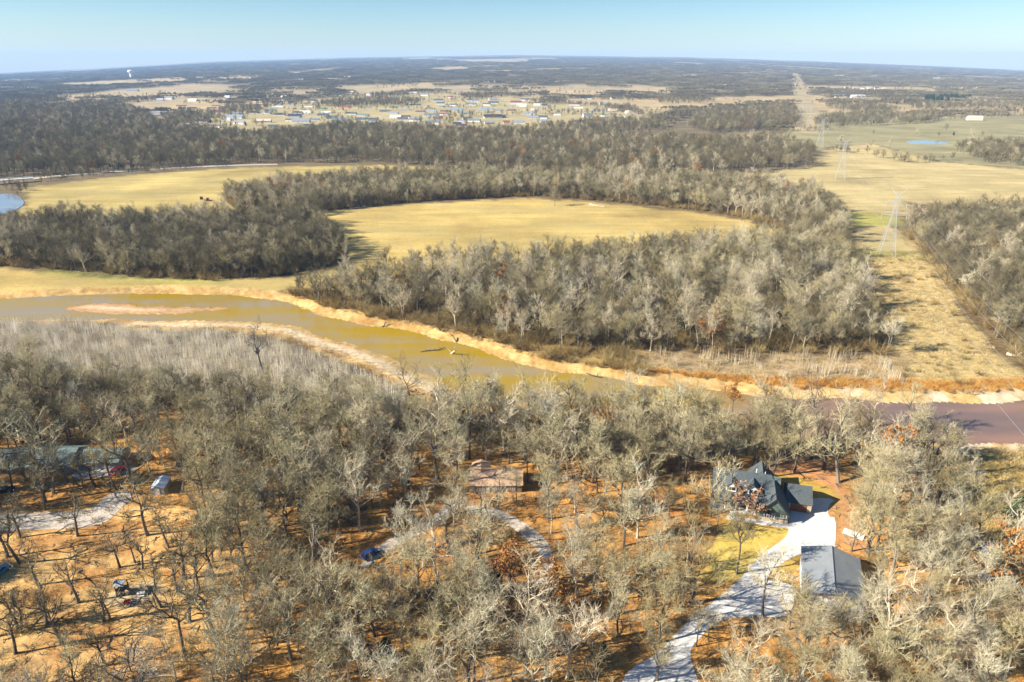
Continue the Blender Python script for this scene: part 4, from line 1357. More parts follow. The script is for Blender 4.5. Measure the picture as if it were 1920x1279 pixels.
# ------------------------------------------------------------------ the town of small homes and the farm buildings
ROOFS = {'teal': (0.16, 0.21, 0.21), 'dark teal': (0.09, 0.115, 0.12), 'grey': (0.26, 0.28, 0.30), 'dark': (0.055, 0.06, 0.075), 'brown': (0.17, 0.10, 0.08), 'maroon': (0.13, 0.06, 0.08),
         'green': (0.06, 0.15, 0.09), 'red': (0.26, 0.08, 0.07), 'blue': (0.22, 0.28, 0.34), 'pale': (0.62, 0.62, 0.60), 'cream': (0.60, 0.50, 0.38), 'bright green': (0.25, 0.50, 0.36)}
ROOF_M = {k: mat(k.replace(' ', '_') + '_home_roof', c, 0.55, col2=tuple(v * 0.85 for v in c), scale=0.4) for k, c in ROOFS.items()}
WALL_M = [mat('home_wall_cream', (0.66, 0.60, 0.50), 0.8), mat('home_wall_white', (0.75, 0.74, 0.71), 0.8), mat('home_wall_grey', (0.42, 0.42, 0.42), 0.8)]
HOMES = [  # pixel x, y of the front, width in pixels, roof, wall, long side across the view
    (439, 223, 27, 'blue', 1), (447, 233, 19, 'grey', 1), (378, 230, 21, 'brown', 2), (363, 238, 16, 'dark', 0), (390, 240, 16, 'brown', 1), (494, 230, 24, 'cream', 0), (403, 213, 26, 'maroon', 2),
    (472, 214, 20, 'dark', 2), (507, 211, 19, 'teal', 1), (523, 218, 20, 'dark teal', 0), (551, 220, 22, 'dark', 2), (563, 230, 30, 'grey', 1), (572, 214, 22, 'pale', 1), (603, 207, 17, 'green', 1),
    (605, 219, 19, 'dark teal', 1), (622, 223, 20, 'dark teal', 0), (632, 229, 18, 'teal', 1), (647, 205, 20, 'red', 1), (658, 216, 18, 'dark teal', 0), (611, 180, 20, 'grey', 1), (634, 180, 16, 'green', 1),
    (654, 175, 15, 'cream', 1), (532, 184, 14, 'pale', 1), (546, 184, 12, 'dark', 1), (425, 183, 10, 'pale', 1), (432, 188, 11, 'dark', 2), (448, 187, 12, 'dark', 0), (463, 187, 11, 'dark', 0), (481, 186, 12, 'dark', 1),
    (520, 196, 16, 'dark', 2), (549, 201, 18, 'grey', 0), (397, 206, 15, 'brown', 0), (417, 205, 15, 'brown', 1), (359, 206, 14, 'dark', 2), (485, 201, 18, 'brown', 0), (521, 250, 14, 'brown', 1),
    (467, 266, 20, 'bright green', 1), (434, 252, 28, 'cream', 0), (686, 206, 17, 'teal', 1), (679, 219, 20, 'teal', 0), (678, 227, 22, 'dark teal', 0), (721, 212, 17, 'dark teal', 1), (736, 215, 19, 'grey', 1),
    (741, 222, 20, 'pale', 1), (759, 222, 17, 'maroon', 1), (777, 228, 21, 'teal', 1), (807, 212, 20, 'grey', 0), (809, 219, 25, 'teal', 1), (830, 217, 17, 'red', 1), (810, 233, 26, 'teal', 1), (761, 209, 18, 'grey', 2),
    (779, 201, 20, 'dark', 1), (826, 196, 14, 'dark teal', 1), (833, 204, 18, 'teal', 1), (883, 198, 18, 'teal', 1), (856, 209, 24, 'blue', 1), (872, 215, 24, 'grey', 1), (888, 229, 22, 'teal', 1), (865, 230, 14, 'blue', 1),
    (925, 222, 32, 'dark', 1), (865, 239, 20, 'maroon', 1), (840, 243, 18, 'red', 2), (973, 232, 22, 'grey', 1), (968, 196, 20, 'red', 1), (954, 203, 18, 'blue', 1), (913, 208, 22, 'blue', 2), (844, 184, 12, 'red', 1),
    (950, 232, 12, 'red', 0), (738, 205, 15, 'green', 1), (775, 176, 12, 'pale', 1), (692, 180, 11, 'pale', 1), (796, 180, 13, 'grey', 1), (736, 184, 12, 'grey', 1), (720, 185, 12, 'red', 0), (892, 192, 14, 'grey', 1),
    (925, 195, 18, 'dark teal', 0), (936, 210, 17, 'grey', 0), (1013, 223, 24, 'dark teal', 1), (992, 216, 20, 'grey', 1), (1103, 220, 18, 'teal', 1), (1132, 219, 17, 'teal', 1), (1084, 206, 17, 'pale', 1), (1070, 202, 13, 'blue', 1),
    (1144, 210, 28, 'cream', 0), (1188, 214, 26, 'cream', 1), (1008, 199, 14, 'pale', 1), (1020, 199, 12, 'dark', 1), (1038, 201, 13, 'pale', 1), (1250, 243, 20, 'dark', 1), (945, 268, 18, 'pale', 1), (1150, 217, 12, 'brown', 2)]
for i in range(75):     # the rest of the town, street by street
    row_ = i % 5
    HOMES.append((round(345 + (i // 5) * 57 + 19 * (row_ % 3) + random.uniform(-9, 9)), round(238 - row_ * 11.5 - max(0, (i // 5) * 57 - 250) * 0.012 + random.uniform(-2, 2)), round(random.uniform(12, 19)),
                  random.choice(['grey', 'dark', 'pale', 'grey', 'brown', 'dark teal', 'pale']), random.choice([0, 1, 1])))
HOMES = [h for i, h in enumerate(HOMES) if h[0] < 1215 and all(abs(h[0] - g[0]) > 9 or abs(h[1] - g[1]) > 3 for g in HOMES[:i])]


def home_row(py): return 'back rows' if py < 200 else 'middle rows' if py < 220 else 'front rows'


hn = {}
for px, py, w, rc, wc in HOMES:
    hn[(rc, wc, home_row(py))] = hn.get((rc, wc, home_row(py)), 0) + 1
seen = {}
ORD = ['first', 'second', 'third', 'fourth', 'fifth', 'sixth', 'seventh', 'eighth', 'ninth', 'tenth', 'eleventh', 'twelfth', 'thirteenth', 'fourteenth', 'fifteenth', 'sixteenth', 'seventeenth', 'eighteenth', 'nineteenth', 'twentieth'] + ['twenty-' + w for w in ('first', 'second', 'third', 'fourth', 'fifth', 'sixth', 'seventh', 'eighth', 'ninth')] + ['thirtieth'] + ['thirty-' + w for w in ('first', 'second', 'third', 'fourth', 'fifth', 'sixth', 'seventh', 'eighth', 'ninth')]
WN_ = ['cream', 'white', 'grey-walled']


def small_house(name, px, py, w, roof, wall, label, cat, group, high=1.0, rz=None):
    p = at(px, py)
    d = math.hypot(p.x, p.y)
    W = w * math.hypot(d, CAM_H) / FPX / 1.0
    D = min(max(8, W * 0.45), 16)
    hw = 3.4 * high; hr = hw + D * 0.30
    root = tag(empty(name, (p.x, p.y, p.z), R(random.uniform(-14, 10)) if rz is None else rz), label, cat, group)
    gable_wall(MB(), -W / 2, W / 2, 0, D, hw, hr).build('wall', wall, root)
    gable_roof(MB(), -W / 2, W / 2, 0, D, hw, hr, 'x', 0.15, 0.35).build('roof', roof, root)
    if d < 1700:
        MB().box(-W * 0.1, -W * 0.1 + 1.0, -0.06, -0.005, 0, 2.0).build('door', M['trim_black'], root)
        for u in (-0.36, 0.14, 0.32):
            MB().box(W * u - 0.6, W * u + 0.6, -0.06, -0.005, 1.0, 2.0).build('window', M['glass'], root)
    return root


TOWN_P = []
for px, py, w, rc, wc in sorted(HOMES):
    row = home_row(py)
    k = seen[(rc, wc, row)] = seen.get((rc, wc, row), 0) + 1
    lb = '%s home with %s roof, %s of town' % (WN_[wc], rc, row)
    if hn[(rc, wc, row)] > 1:
        lb += ', %s from west' % ORD[k - 1]
    o = small_house('home', px, py, w, ROOF_M[rc], WALL_M[wc], lb, 'home', 'small homes of the town', 1.7 if (px, py) in ((1103, 220), (520, 196), (968, 196)) else 1.0)
    TOWN_P.append((o.location.x, o.location.y))
FARMS = [(1369, 163, 17, 'pale', 'white barn with a pale roof beside the dark tree line'), (1328, 162, 9, 'pale', 'small white outbuilding in front of the dark tree line'), (1452, 172, 16, 'cream', 'cream farmhouse at the end of the tree line'),
         (1578, 183, 17, 'teal', 'white barn with a green roof on the tan field'), (1610, 184, 22, 'pale', 'long white barn beside the green-roofed one'), (1829, 226, 20, 'cream', 'cream farmhouse at the edge of the olive pasture'),
         (1749, 149, 26, 'pale', 'wide white building far off in the blue woods'), (1815, 153, 14, 'pale', 'white shed beyond the wide white building'), (1822, 188, 15, 'pale', 'white farmhouse behind the dark evergreens'),
         (1864, 190, 20, 'grey', 'grey farmhouse by the dark evergreens'), (1574, 144, 14, 'pale', 'distant white building near the clearing in the woods'), (1634, 145, 18, 'pale', 'long distant white building on a pale strip'),
         (200, 161, 14, 'pale', 'bright white building on the western plain'), (247, 172, 18, 'blue', 'blue-roofed farm building below the water tower'), (187, 162, 18, 'grey', 'grey long building next to the bright white one'),
         (13, 167, 26, 'pale', 'long pale building on the western edge of the plain'), (62, 168, 18, 'grey', 'grey farm building on the western plain'), (625, 151, 24, 'pale', 'white commercial building in the far woods'),
         (560, 152, 14, 'pale', 'small white building in the far woods'), (650, 147, 14, 'pale', 'pale building at the edge of the far woods'), (1295, 144, 20, 'pale', 'pale building on the far tan strip'), (290, 216, 18, 'grey', 'grey farmhouse at the west end of the town fields'),
         (314, 187, 16, 'grey', 'grey-roofed house on the tan field behind the wood'), (300, 190, 10, 'pale', 'little white house on the tan field behind the wood')]
for px, py, w, rc, lb in FARMS:
    small_house('farm_building', px, py, w, ROOF_M[rc], WALL_M[1 if rc == 'pale' else 0], lb, 'building', 'farm buildings on the plain', 1.6)
far_rows = [(1755 + i * 6.7, 164 + 4 * random.random(), 6) for i in range(25)] + [(905 + i * 10, 152 + 3 * random.random(), 7) for i in range(17)] + [(1165 + i * 5, 135 + random.random(), 5) for i in range(6)] + [(1560 + i * 14, 166 + 3 * random.random(), 6) for i in range(8)]
RCNT = {}
for i, (px, py, w) in enumerate(far_rows):
    reg = 'at the eastern edge of the far woods' if px > 1700 else 'beyond the tan strip east of the clearing' if px > 1500 else 'in the far blue woods' if px > 1150 else 'in the row beyond the town'
    small_house('suburban_house', px, py, w, ROOF_M[('pale', 'grey', 'dark', 'cream')[i % 4]], WALL_M[i % 2], 'tiny %s-roofed house %s, %s from the west' % (('pale', 'grey', 'dark', 'cream')[i % 4], reg, ORD[RCNT.setdefault((reg, i % 4), 0)]), 'house', 'tiny houses ' + reg, 1.5)
    RCNT[(reg, i % 4)] += 1

# water tower and mast
p = at(247, 147)
k = math.hypot(p.x, p.y) / FPX
wt = tag(empty('water_tower', (p.x, p.y, p.z)), 'white water tower standing above the western plain', 'water tower')
S = 12 * k
MB().bar((0, 0, -1), (0, 0, S * 0.72), S * 0.20, S * 0.16, 12).build('column', M['white'], wt)
mb = MB()
prof = [(0.20, 0.62), (0.31, 0.72), (0.34, 0.84), (0.29, 0.95), (0.12, 1.02)]
for (r0, z0), (r1, z1) in zip(prof[:-1], prof[1:]): mb.bar((0, 0, z0 * S), (0, 0, z1 * S), r0 * S, r1 * S, 16)
mb.build('tank', M['white'], wt)
p = at(821, 122)
k = math.hypot(p.x, p.y) / FPX
ms = tag(empty('mast', (p.x, p.y, p.z)), 'thin radio mast on the far horizon beyond the town', 'mast')
for s in (0, 2.1, 4.2): MB().bar((1.5 * k * 0.5 * math.cos(s), 1.5 * k * 0.5 * math.sin(s), -1), (0.3 * k * math.cos(s), 0.3 * k * math.sin(s), 13 * k), 0.25 * k, 0.15 * k, 4).build('leg', M['steel'], ms)

# ------------------------------------------------------------------ woods
for f in FOOT:
    KEEP_OFF.append(f)
HGT = {kd: [max(v.co.z for me in pr if me for v in me.vertices) for pr in PROTO[kd]] for kd in PROTO}
TREES = []     # x, y, kind, variant, scale, region


def plant(P, kinds, region, smin=0.75, smax=1.15):
    for (x, y), kd in zip(P, kinds):
        TREES.append((x, y, kd, int(RNG.integers(len(PROTO[kd]))), RNG.uniform(smin, smax) * (1.15 if region == 'near' and y > 160 and x > -20 else 0.92 if region == 'near' and y > 185 else 1.0), region))


NEAR = poly([(-330, 715), (0, 715), (150, 722), (300, 740), (450, 755), (600, 770), (760, 785), (870, 785), (960, 800), (1070, 802), (1200, 812), (1350, 828), (1500, 842),
             (1650, 855), (1745, 868), (1755, 940), (1810, 1025), (1920, 1070), (2080, 1080), (2080, 1500), (-330, 1500)])
P = jitter_points(NEAR, 5.6)
dens = 0.45 + 0.70 * vnoise(P[:, 0], P[:, 1], 22, 50)
dens = np.where(P[:, 1] > 170, dens + 0.25, dens)
sp = sdist(P, SPARSE, 20) < 0
dens = np.where(sp, dens * 0.55, dens)
dens = np.where(sdist(P, YARD, 20) < 0, 0.19, dens)
dens = np.where(sdist(P, DIRT_HOUSE, 20) < 0, 0.08, dens)
P = P[(RNG.random(len(P)) < dens) & clear_of(P)]
plant(P, pick(P, {'broad': 38, 'slender': 12, 'yard': 9, 'open': 15, 'ashen': 11, 'pale': 5, 'russet': 0.5, 'cedar': 1.0, 'snag': 1.2}, 60), 'near', 0.65, 1.25)

W_R = poly([(545, 552), (700, 524), (850, 505), (1000, 494), (1150, 482), (1300, 466), (1480, 452), (1580, 470), (1612, 520), (1640, 600), (1672, 668), (1500, 664), (1350, 662), (1200, 660), (1050, 656), (900, 630), (760, 598), (620, 574)])
W_L = poly([(-300, 440), (0, 436), (100, 424), (250, 424), (420, 416), (590, 412), (636, 452), (655, 488), (540, 516), (400, 526), (250, 520), (100, 506), (0, 500), (-300, 500)])
W_M = poly([(424, 372), (560, 350), (720, 338), (900, 330), (1000, 340), (1200, 338), (1400, 350), (1520, 366), (1560, 400), (1590, 460), (1480, 436), (1400, 410), (1300, 394), (1140, 378), (1000, 368), (800, 377), (680, 388), (600, 398), (590, 410), (440, 392)])
W_E = poly([(1696, 436), (1720, 420), (1800, 408), (2100, 400), (2300, 400), (2300, 760), (1990, 745), (1925, 700), (1870, 640), (1810, 570), (1752, 505)])
W_B = poly([(-300, 345), (0, 334), (200, 324), (330, 312), (520, 306), (700, 306), (900, 318), (1050, 332), (1300, 330), (1420, 325), (1525, 312), (1526, 288), (1440, 268), (1250, 266), (1100, 262), (950, 252), (860, 252), (790, 244), (640, 240), (570, 250), (470, 258), (380, 250), (300, 236), (270, 215), (210, 196), (60, 203), (-300, 210)])
W_O = poly([(1290, 240), (1300, 225), (1380, 212), (1480, 200), (1492, 212), (1494, 236), (1420, 245), (1330, 250)])
W_T = poly([(1525, 232), (1545, 221), (1640, 216), (1760, 222), (1760, 228), (1640, 232), (1530, 238)])
W_P = poly([(1790, 282), (1810, 274), (1930, 274), (2200, 276), (2200, 314), (1920, 314), (1830, 304)])
for pg, st, dn, w, reg, sc in ((W_R, 6.2, 0.9, {'broad': 38, 'slender': 12, 'open': 16, 'yard': 6, 'ashen': 9, 'pale': 12, 'russet': 0.6, 'snag': 1.5, 'cedar': 0.4}, 'river', (0.6, 1.15)), (W_L, 5.6, 0.95, {'broad': 55, 'slender': 8, 'open': 22, 'pale': 8, 'snag': 1}, 'west', (0.65, 1.1)),
                               (W_M, 6.0, 0.95, {'broad': 50, 'slender': 10, 'open': 16, 'pale': 10, 'russet': 1.4}, 'middle', (0.6, 1.1)), (W_E, 6.2, 1.0, {'broad': 60, 'slender': 8, 'open': 18, 'pale': 6, 'russet': 1.0}, 'east', (0.65, 1.1)),
                               (W_B, 9.5, 1.0, {'broad': 74, 'open': 17, 'slender': 4, 'pale': 3.0, 'russet': 1.5, 'cedar': 1.2}, 'back', (0.8, 1.15)), (W_O, 9.5, 1.0, {'broad': 80, 'open': 18, 'russet': 3}, 'back', (0.75, 1.1)),
                               (W_T, 10, 0.9, {'broad': 80, 'open': 18, 'cedar': 6}, 'back', (0.6, 0.9)), (W_P, 9, 0.9, {'broad': 80, 'open': 18}, 'back', (0.7, 1.0))):
    P = jitter_points(pg, st)
    P = P[(RNG.random(len(P)) < dn * (0.72 + 0.5 * vnoise(P[:, 0], P[:, 1], 30, 70))) & clear_of(P)]
    plant(P, pick(P, w, 80), reg, *sc)
for pg in ([(300, 228), (340, 214), (405, 215), (398, 231), (335, 238)], [(405, 212), (440, 205), (505, 206), (490, 213), (430, 217)], [(585, 199), (640, 189), (730, 188), (795, 190), (780, 199), (640, 205)],
           [(985, 192), (1060, 189), (1065, 196), (1000, 198)], [(955, 246), (1080, 234), (1130, 226), (1230, 229), (1250, 246), (1100, 254)], [(1130, 205), (1180, 205), (1200, 211), (1150, 212)], [(855, 180), (960, 177), (930, 184), (880, 187)],
           [(1540, 204), (1640, 202), (1690, 211), (1600, 213)], [(480, 196), (560, 190), (570, 195), (500, 201)], [(690, 180), (760, 176), (770, 180), (700, 185)], [(1230, 190), (1330, 187), (1340, 192), (1240, 195)], [(1700, 200), (1930, 195), (1930, 203), (1720, 207)],
           [(1660, 190), (1720, 188), (1725, 194), (1670, 197)], [(-20, 196), (60, 188), (130, 186), (120, 192), (0, 202)], [(200, 190), (300, 183), (310, 188), (220, 196)]):
    P = jitter_points(poly(pg), 11); P = P[RNG.random(len(P)) < 0.8]
    plant(P, pick(P, {'broad': 78, 'open': 14, 'cedar': 7, 'russet': 1}, 3), 'back', 0.6, 1.0)
SCREEN = poly([(-60, 935), (-40, 890), (60, 880), (245, 872), (262, 905), (200, 925), (100, 945)])
P = jitter_points(SCREEN, 4.6); P = P[(RNG.random(len(P)) < 0.85) & clear_of(P)]
plant(P, pick(P, {'yard': 45, 'broad': 25, 'open': 20, 'slender': 10}, 3), 'near', 1.05, 1.5)
for i, t in enumerate(TREES):
    if t[5] == 'near' and t[2] in ('broad', 'open') and sdist(np.array([[t[0], t[1]]]), YARD, 20)[0] < 0:
        TREES[i] = (t[0], t[1], 'yard', t[3] % 5, t[4], t[5])
# trees scattered through the town, along hedgerows and the road
P = jitter_points(TOWN, 15); P = P[(RNG.random(len(P)) < 0.75 * smooth(0.52, 0.72, vnoise(P[:, 0] * 0.6, P[:, 1], 75, 5)) * 0.6 + 0.004)]
plant(P, pick(P, {'broad': 70, 'open': 14, 'cedar': 14, 'russet': 3}, 3), 'back', 0.4, 0.85)
for g in FAR_FIELDS_W + [OLIVE]:
    P = jitter_points(g, 30 if g is not OLIVE else 60); P = P[np.hypot(P[:, 0], P[:, 1]) < 4500]
    P = P[RNG.random(len(P)) < 0.5 * smooth(0.6, 0.72, vnoise(P[:, 0] * 0.5, P[:, 1], 120, 6)) + 0.003]
    plant(P, pick(P, {'broad': 80, 'open': 14, 'cedar': 10}, 3), 'back', 0.5, 1.0)
for line, n, s in (([(1494, 248), (1560, 241), (1700, 231), (1820, 223), (1930, 218)], 90, 0.5), ([(1560, 283), (1620, 290), (1700, 306), (1780, 300)], 40, 0.6), ([(1130, 204), (1190, 214), (1250, 226)], 70, 0.7), ([(1000, 188), (1060, 196), (1130, 204)], 60, 0.7),
                   ([(60, 336), (200, 322), (340, 312), (420, 309)], 90, 0.45), ([(60, 343), (200, 328), (330, 318), (420, 312)], 60, 0.3), ([(1600, 237), (1700, 232), (1745, 230)], 40, 0.7), ([(1180, 188), (1300, 186), (1400, 188)], 40, 0.35),
                   ([(1700, 222), (1790, 215), (1930, 212)], 100, 0.8), ([(1430, 268), (1460, 264), (1490, 262)], 6, 0.8), ([(6, 356), (26, 356), (44, 362), (54, 368)], 10, 0.5)):
    Q = [at(*c) for c in line]
    for _ in range(n):
        t = RNG.uniform(0, len(Q) - 1.001); i = int(t)
        v = Q[i].lerp(Q[i + 1], t - i)
        TREES.append((v.x + RNG.normal(0, 5), v.y + RNG.normal(0, 5), 'broad' if RNG.random() < 0.8 else 'open', int(RNG.integers(3)), s * RNG.uniform(0.7, 1.3), 'back'))
for _ in range(60):   # dark evergreens by the farmhouses
    v = at(RNG.uniform(1733, 1818), RNG.uniform(184, 190)); TREES.append((v.x, v.y, 'cedar', int(RNG.integers(3)), RNG.uniform(1.4, 2.2), 'back'))

# ------------------------------------------------------------------ trees one can point to: base and top measured in the photograph, then placed on the land
def height_for(x, y, pytop):
    lo, hi = 0.5, 60.0
    for _ in range(30):
        m = (lo + hi) / 2
        if proj(x, y, m)[1] > pytop: lo = m
        else: hi = m
    return lo


HAND = [  # px, py of the base, py of the top, kind, variant, label
    (494, 702, 596, 'snag', 0, 'lone dead snag with a swollen burl standing over the sandbar'), (768, 742, 652, 'open', 0, 'wide dark forked tree leaning over the inner bend of the river'),
    (1638, 790, 694, 'pale', 0, 'bone-white sycamore towering over the near river bank'), (1520, 860, 704, 'snag', 1, 'tall forked bare tree rising against the far sandbank'), (1572, 905, 735, 'open', 1, 'big grey tree with upswept limbs behind the house wood'),
    (1700, 800, 706, 'slender', 1, 'thin dark tree with a small tuft crown against the sandbank'), (1776, 852, 790, 'willow', 0, 'silvery round willow whose shadow falls on the river'), (1818, 940, 848, 'pale', 2, 'white-limbed leaning tree at the edge of the golden grass'),
    (1800, 872, 828, 'pale', 1, 'small white tree beside the silvery willow'), (1294, 1132, 945, 'open', 2, 'great spreading tree at the corner of the yellow lawn'), (1381, 1076, 930, 'slender', 0, 'slim straight tree on the yellow lawn before the porch'),
    (1398, 1258, 1140, 'pale', 3, 'leaning pale tree at the bottom bend of the driveway'), (1305, 1212, 1120, 'slender', 2, 'thin tree at the edge of the driveway bend'), (1328, 1204, 1130, 'slender', 3, 'short thin tree on the grass inside the driveway bend'),
    (1232, 1275, 1150, 'broad', 0, 'round-crowned tree in front of the driveway mouth'), (1430, 1155, 1000, 'slender', 4, 'tall thin tree on the edge of the concrete pad'), (1490, 888, 760, 'broad', 1, 'stout tree behind the garage on the red soil'),
    (1655, 1135, 1040, 'open', 1, 'bent tree in the shade beside the barn wall'), (1480, 1180, 1080, 'broad', 2, 'low spreading tree at the front corner of the barn'),
    (1332, 968, 862, 'open', 1, 'big round tree overlapping the far end of the house front'), (1345, 1000, 905, 'slender', 4, 'slim tree on the lawn edge in front of the porch'), (1510, 1196, 1092, 'broad', 5, 'round tree closest to the front wall of the barn'), (1568, 1198, 1105, 'broad', 1, 'second round tree in front of the barn wall'), (1618, 1180, 1070, 'ashen', 0, 'ashen upswept tree at the outer corner of the barn'),
    (117, 1208, 1085, 'broad', 3, 'stout dark tree in the middle of the orange yard'), (195, 1164, 1075, 'slender', 0, 'slim tree just in front of the sandpit'), (206, 1160, 1085, 'slender', 3, 'twin slim trunk beside the sandpit'), (303, 1138, 1050, 'open', 0, 'twisted tree at the far side of the swing set'),
    (333, 1109, 1020, 'slender', 1, 'thin straight tree between swing set and grey thicket'), (375, 1110, 1010, 'broad', 4, 'dark trunk tree at the edge of the grey thicket'), (225, 1064, 975, 'slender', 2, 'straight dark tree behind the play tower'), (253, 1055, 985, 'slender', 4, 'thin dark trunk behind the play tower, further from it'),
    (268, 1068, 1000, 'broad', 5, 'small round tree behind the play tower'), (147, 1130, 1030, 'open', 2, 'leaning tree across the yard from the swings'), (72, 1097, 985, 'broad', 0, 'tall tree in front of the bright blue car'), (38, 1055, 940, 'slender', 0, 'dark double trunk in front of the gravel yard'),
    (14, 1045, 945, 'open', 1, 'dark leaning tree over the gravel yard'), (37, 1180, 1080, 'slender', 3, 'thin dark tree at the near edge of the orange yard'), (41, 1176, 1100, 'slender', 2, 'short dark tree at the near edge of the orange yard'), (200, 1248, 1160, 'open', 0, 'spreading low tree casting a long shadow on the orange yard'),
    (25, 915, 838, 'broad', 5, 'round tree before the west end of the grey-green roof'), (48, 900, 820, 'open', 0, 'spreading tree close to the grey-green roof'), (128, 905, 822, 'broad', 3, 'dense round tree hiding the middle of the grey-green roof'), (205, 903, 826, 'broad', 0, 'round tree by the far end of the grey-green roof'), (85, 955, 860, 'slender', 0, 'thin tree at the rim of the gravel yard below the grey-green roof'),
    (860, 962, 868, 'broad', 5, 'round tree half hiding the pink-brown roof'), (935, 955, 880, 'open', 1, 'grey tree in front of the pink-brown roof'), (968, 940, 872, 'slender', 2, 'upright tree at the corner of the pink-brown roof'),
    (100, 925, 830, 'broad', 1, 'dark tree in front of the grey-green roof'), (70, 925, 845, 'slender', 1, 'straight trunk in front of the grey-green roof'), (155, 912, 835, 'open', 2, 'grey tree at the end of the grey-green roof'), (178, 910, 830, 'broad', 2, 'round tree beside the gravel strip'),
    (146, 1005, 915, 'open', 0, 'crooked tree standing in the gravel yard'), (640, 1000, 905, 'broad', 3, 'dark tree shading the orange clearing'), (586, 995, 900, 'broad', 1, 'leaning tree at the edge of the orange clearing'), (793, 1065, 975, 'pale', 4, 'pale slim tree beside the gravel track'),
    (850, 1064, 980, 'pale', 1, 'crooked pale tree in the orange litter below the track'), (1120, 925, 820, 'broad', 2, 'large round tree standing alone in shadow'), (1220, 890, 815, 'broad', 4, 'large round tree beyond the house'), (1135, 985, 895, 'open', 1, 'grey spreading tree in the open litter'),
    (855, 620, 520, 'pale', 0, 'white forked sycamore by the river bend, tallest of its clump'), (992, 585, 512, 'pale', 1, 'white branching sycamore in the middle of the riverside wood'), (1040, 580, 500, 'pale', 2, 'white upswept sycamore in the riverside wood'), (1140, 640, 560, 'pale', 4, 'pale tree above the sandy slope of the far bank'),
    (1054, 645, 565, 'pale', 3, 'golden pale tree at the front of the riverside wood'), (950, 630, 560, 'pale', 4, 'thin pale twin trees at the front of the riverside wood'), (1487, 590, 520, 'pale', 2, 'white fan-shaped sycamore in the riverside wood'), (1535, 575, 500, 'pale', 0, 'tall white tree close to the shaded edge of the corridor'),
    (1562, 580, 505, 'pale', 3, 'leaning white tree close to the shaded edge of the corridor'), (1530, 480, 420, 'pale', 1, 'peach-tinted pale tree at the corner of the golden field'), (1300, 540, 470, 'pale', 4, 'broad pale tree deep in the riverside wood'),
    (395, 480, 425, 'pale', 2, 'white tree in the middle of the western wood'), (530, 450, 400, 'pale', 4, 'pale tree at the corner of the western wood'), (205, 440, 385, 'open', 1, 'tall dark forked tree at the back of the western wood'), (440, 425, 372, 'open', 2, 'wide dark tree at the back of the western wood'),
    (1800, 480, 420, 'pale', 3, 'silvery broad tree in the eastern wood'), (1905, 470, 405, 'willow', 1, 'pale grey round tree in the eastern wood'), (1120, 330, 296, 'pale', 0, 'white tree in the row behind the golden field'), (900, 325, 285, 'pale', 1, 'white tree at the middle of the row'),
    (1168, 304, 276, 'russet', 0, 'bright orange oak in the back wood'), (1226, 306, 276, 'russet', 1, 'golden brown oak beside the bright orange one'), (1373, 770, 712, 'russet', 0, 'small orange-leaved oak against the white sandbank'), (695, 362, 348, 'russet', 1, 'tiny orange oak in the middle wood'),
    (1382, 968, 905, 'rosy', 0, 'small rosy-leaved tree in front of the porch'), (1409, 972, 912, 'rosy', 0, 'rosy-leaved tree closer to the front gable'), (1040, 386, 345, 'broad', 2, 'lone dark oak at the far edge of the golden field'), (118, 396, 372, 'willow', 0, 'lone bushy tree in the tan field'),
    (1478, 262, 240, 'broad', 3, 'lone round oak at the edge of the olive pasture'), (1718, 254, 240, 'broad', 5, 'lone round tree in the olive pasture above the pond'), (1632, 276, 260, 'open', 1, 'pale round tree at the pasture fence'), (1668, 280, 255, 'slender', 2, 'thin tree at the pasture fence near the pond'),
    (1576, 268, 250, 'willow', 1, 'pale round tree beside the second pylon'), (1823, 270, 238, 'pale', 3, 'pale feathery tree near the pond'), (985, 1262, 1130, 'pale', 2, 'tall pale forked tree in the thicket by the bottom centre'), (655, 1275, 1150, 'pale', 0, 'white many-limbed tree in the thicket'),
    (1030, 1140, 1050, 'russet', 1, 'rusty-leaved young oak beside the gravel loop'), (990, 905, 800, 'slender', 3, 'tall slender tree at the end of the pink-brown roof'), (1080, 1120, 1010, 'pale', 1, 'slim pale tree at the end of the gravel loop'), (1780, 1275, 1120, 'pale', 2, 'tall pale tree in the grey thicket beyond the barn'),
    (1900, 985, 930, 'cedar', 0, 'dark green cedar at the edge of the golden grass'), (725, 1240, 1195, 'cedar', 1, 'dark green cedar in the near thicket'), (1130, 1238, 1205, 'cedar', 2, 'small dark cedar under the trees by the driveway mouth')]
KIND_NAME = {'ashen': 'bare_tree', 'yard': 'bare_tree', 'broad': 'bare_tree', 'slender': 'bare_tree', 'open': 'bare_tree', 'pale': 'pale_tree', 'snag': 'dead_tree', 'russet': 'russet_oak', 'rosy': 'rosy_tree', 'willow': 'willow', 'cedar': 'cedar'}
KIND_CAT = {'pale': 'pale tree', 'snag': 'dead tree', 'russet': 'oak tree', 'rosy': 'tree', 'willow': 'willow', 'cedar': 'cedar'}
MASTER = {}


def one_tree(x, y, kd, var, scl, rz, label, group=None, z=None):
    key = (kd, var)
    nm = KIND_NAME[kd]
    if key not in MASTER:
        root = empty(nm, (x, y, 0))
        for me, pn in zip(PROTO[kd][var], ('trunk', 'crown', 'foliage')):
            if me: link(bpy.data.objects.new(pn, me), root)
        MASTER[key] = root
    else:
        root = copy_tree(MASTER[key])
    root.location = (x, y, float(far_z(x, y)) if z is None else z)
    root.rotation_euler = (0, 0, rz); root.scale = (scl,) * 3
    tag(root, label, KIND_CAT.get(kd, 'tree'))
    if group: root['group'] = group
    elif 'group' in root: del root['group']
    return root


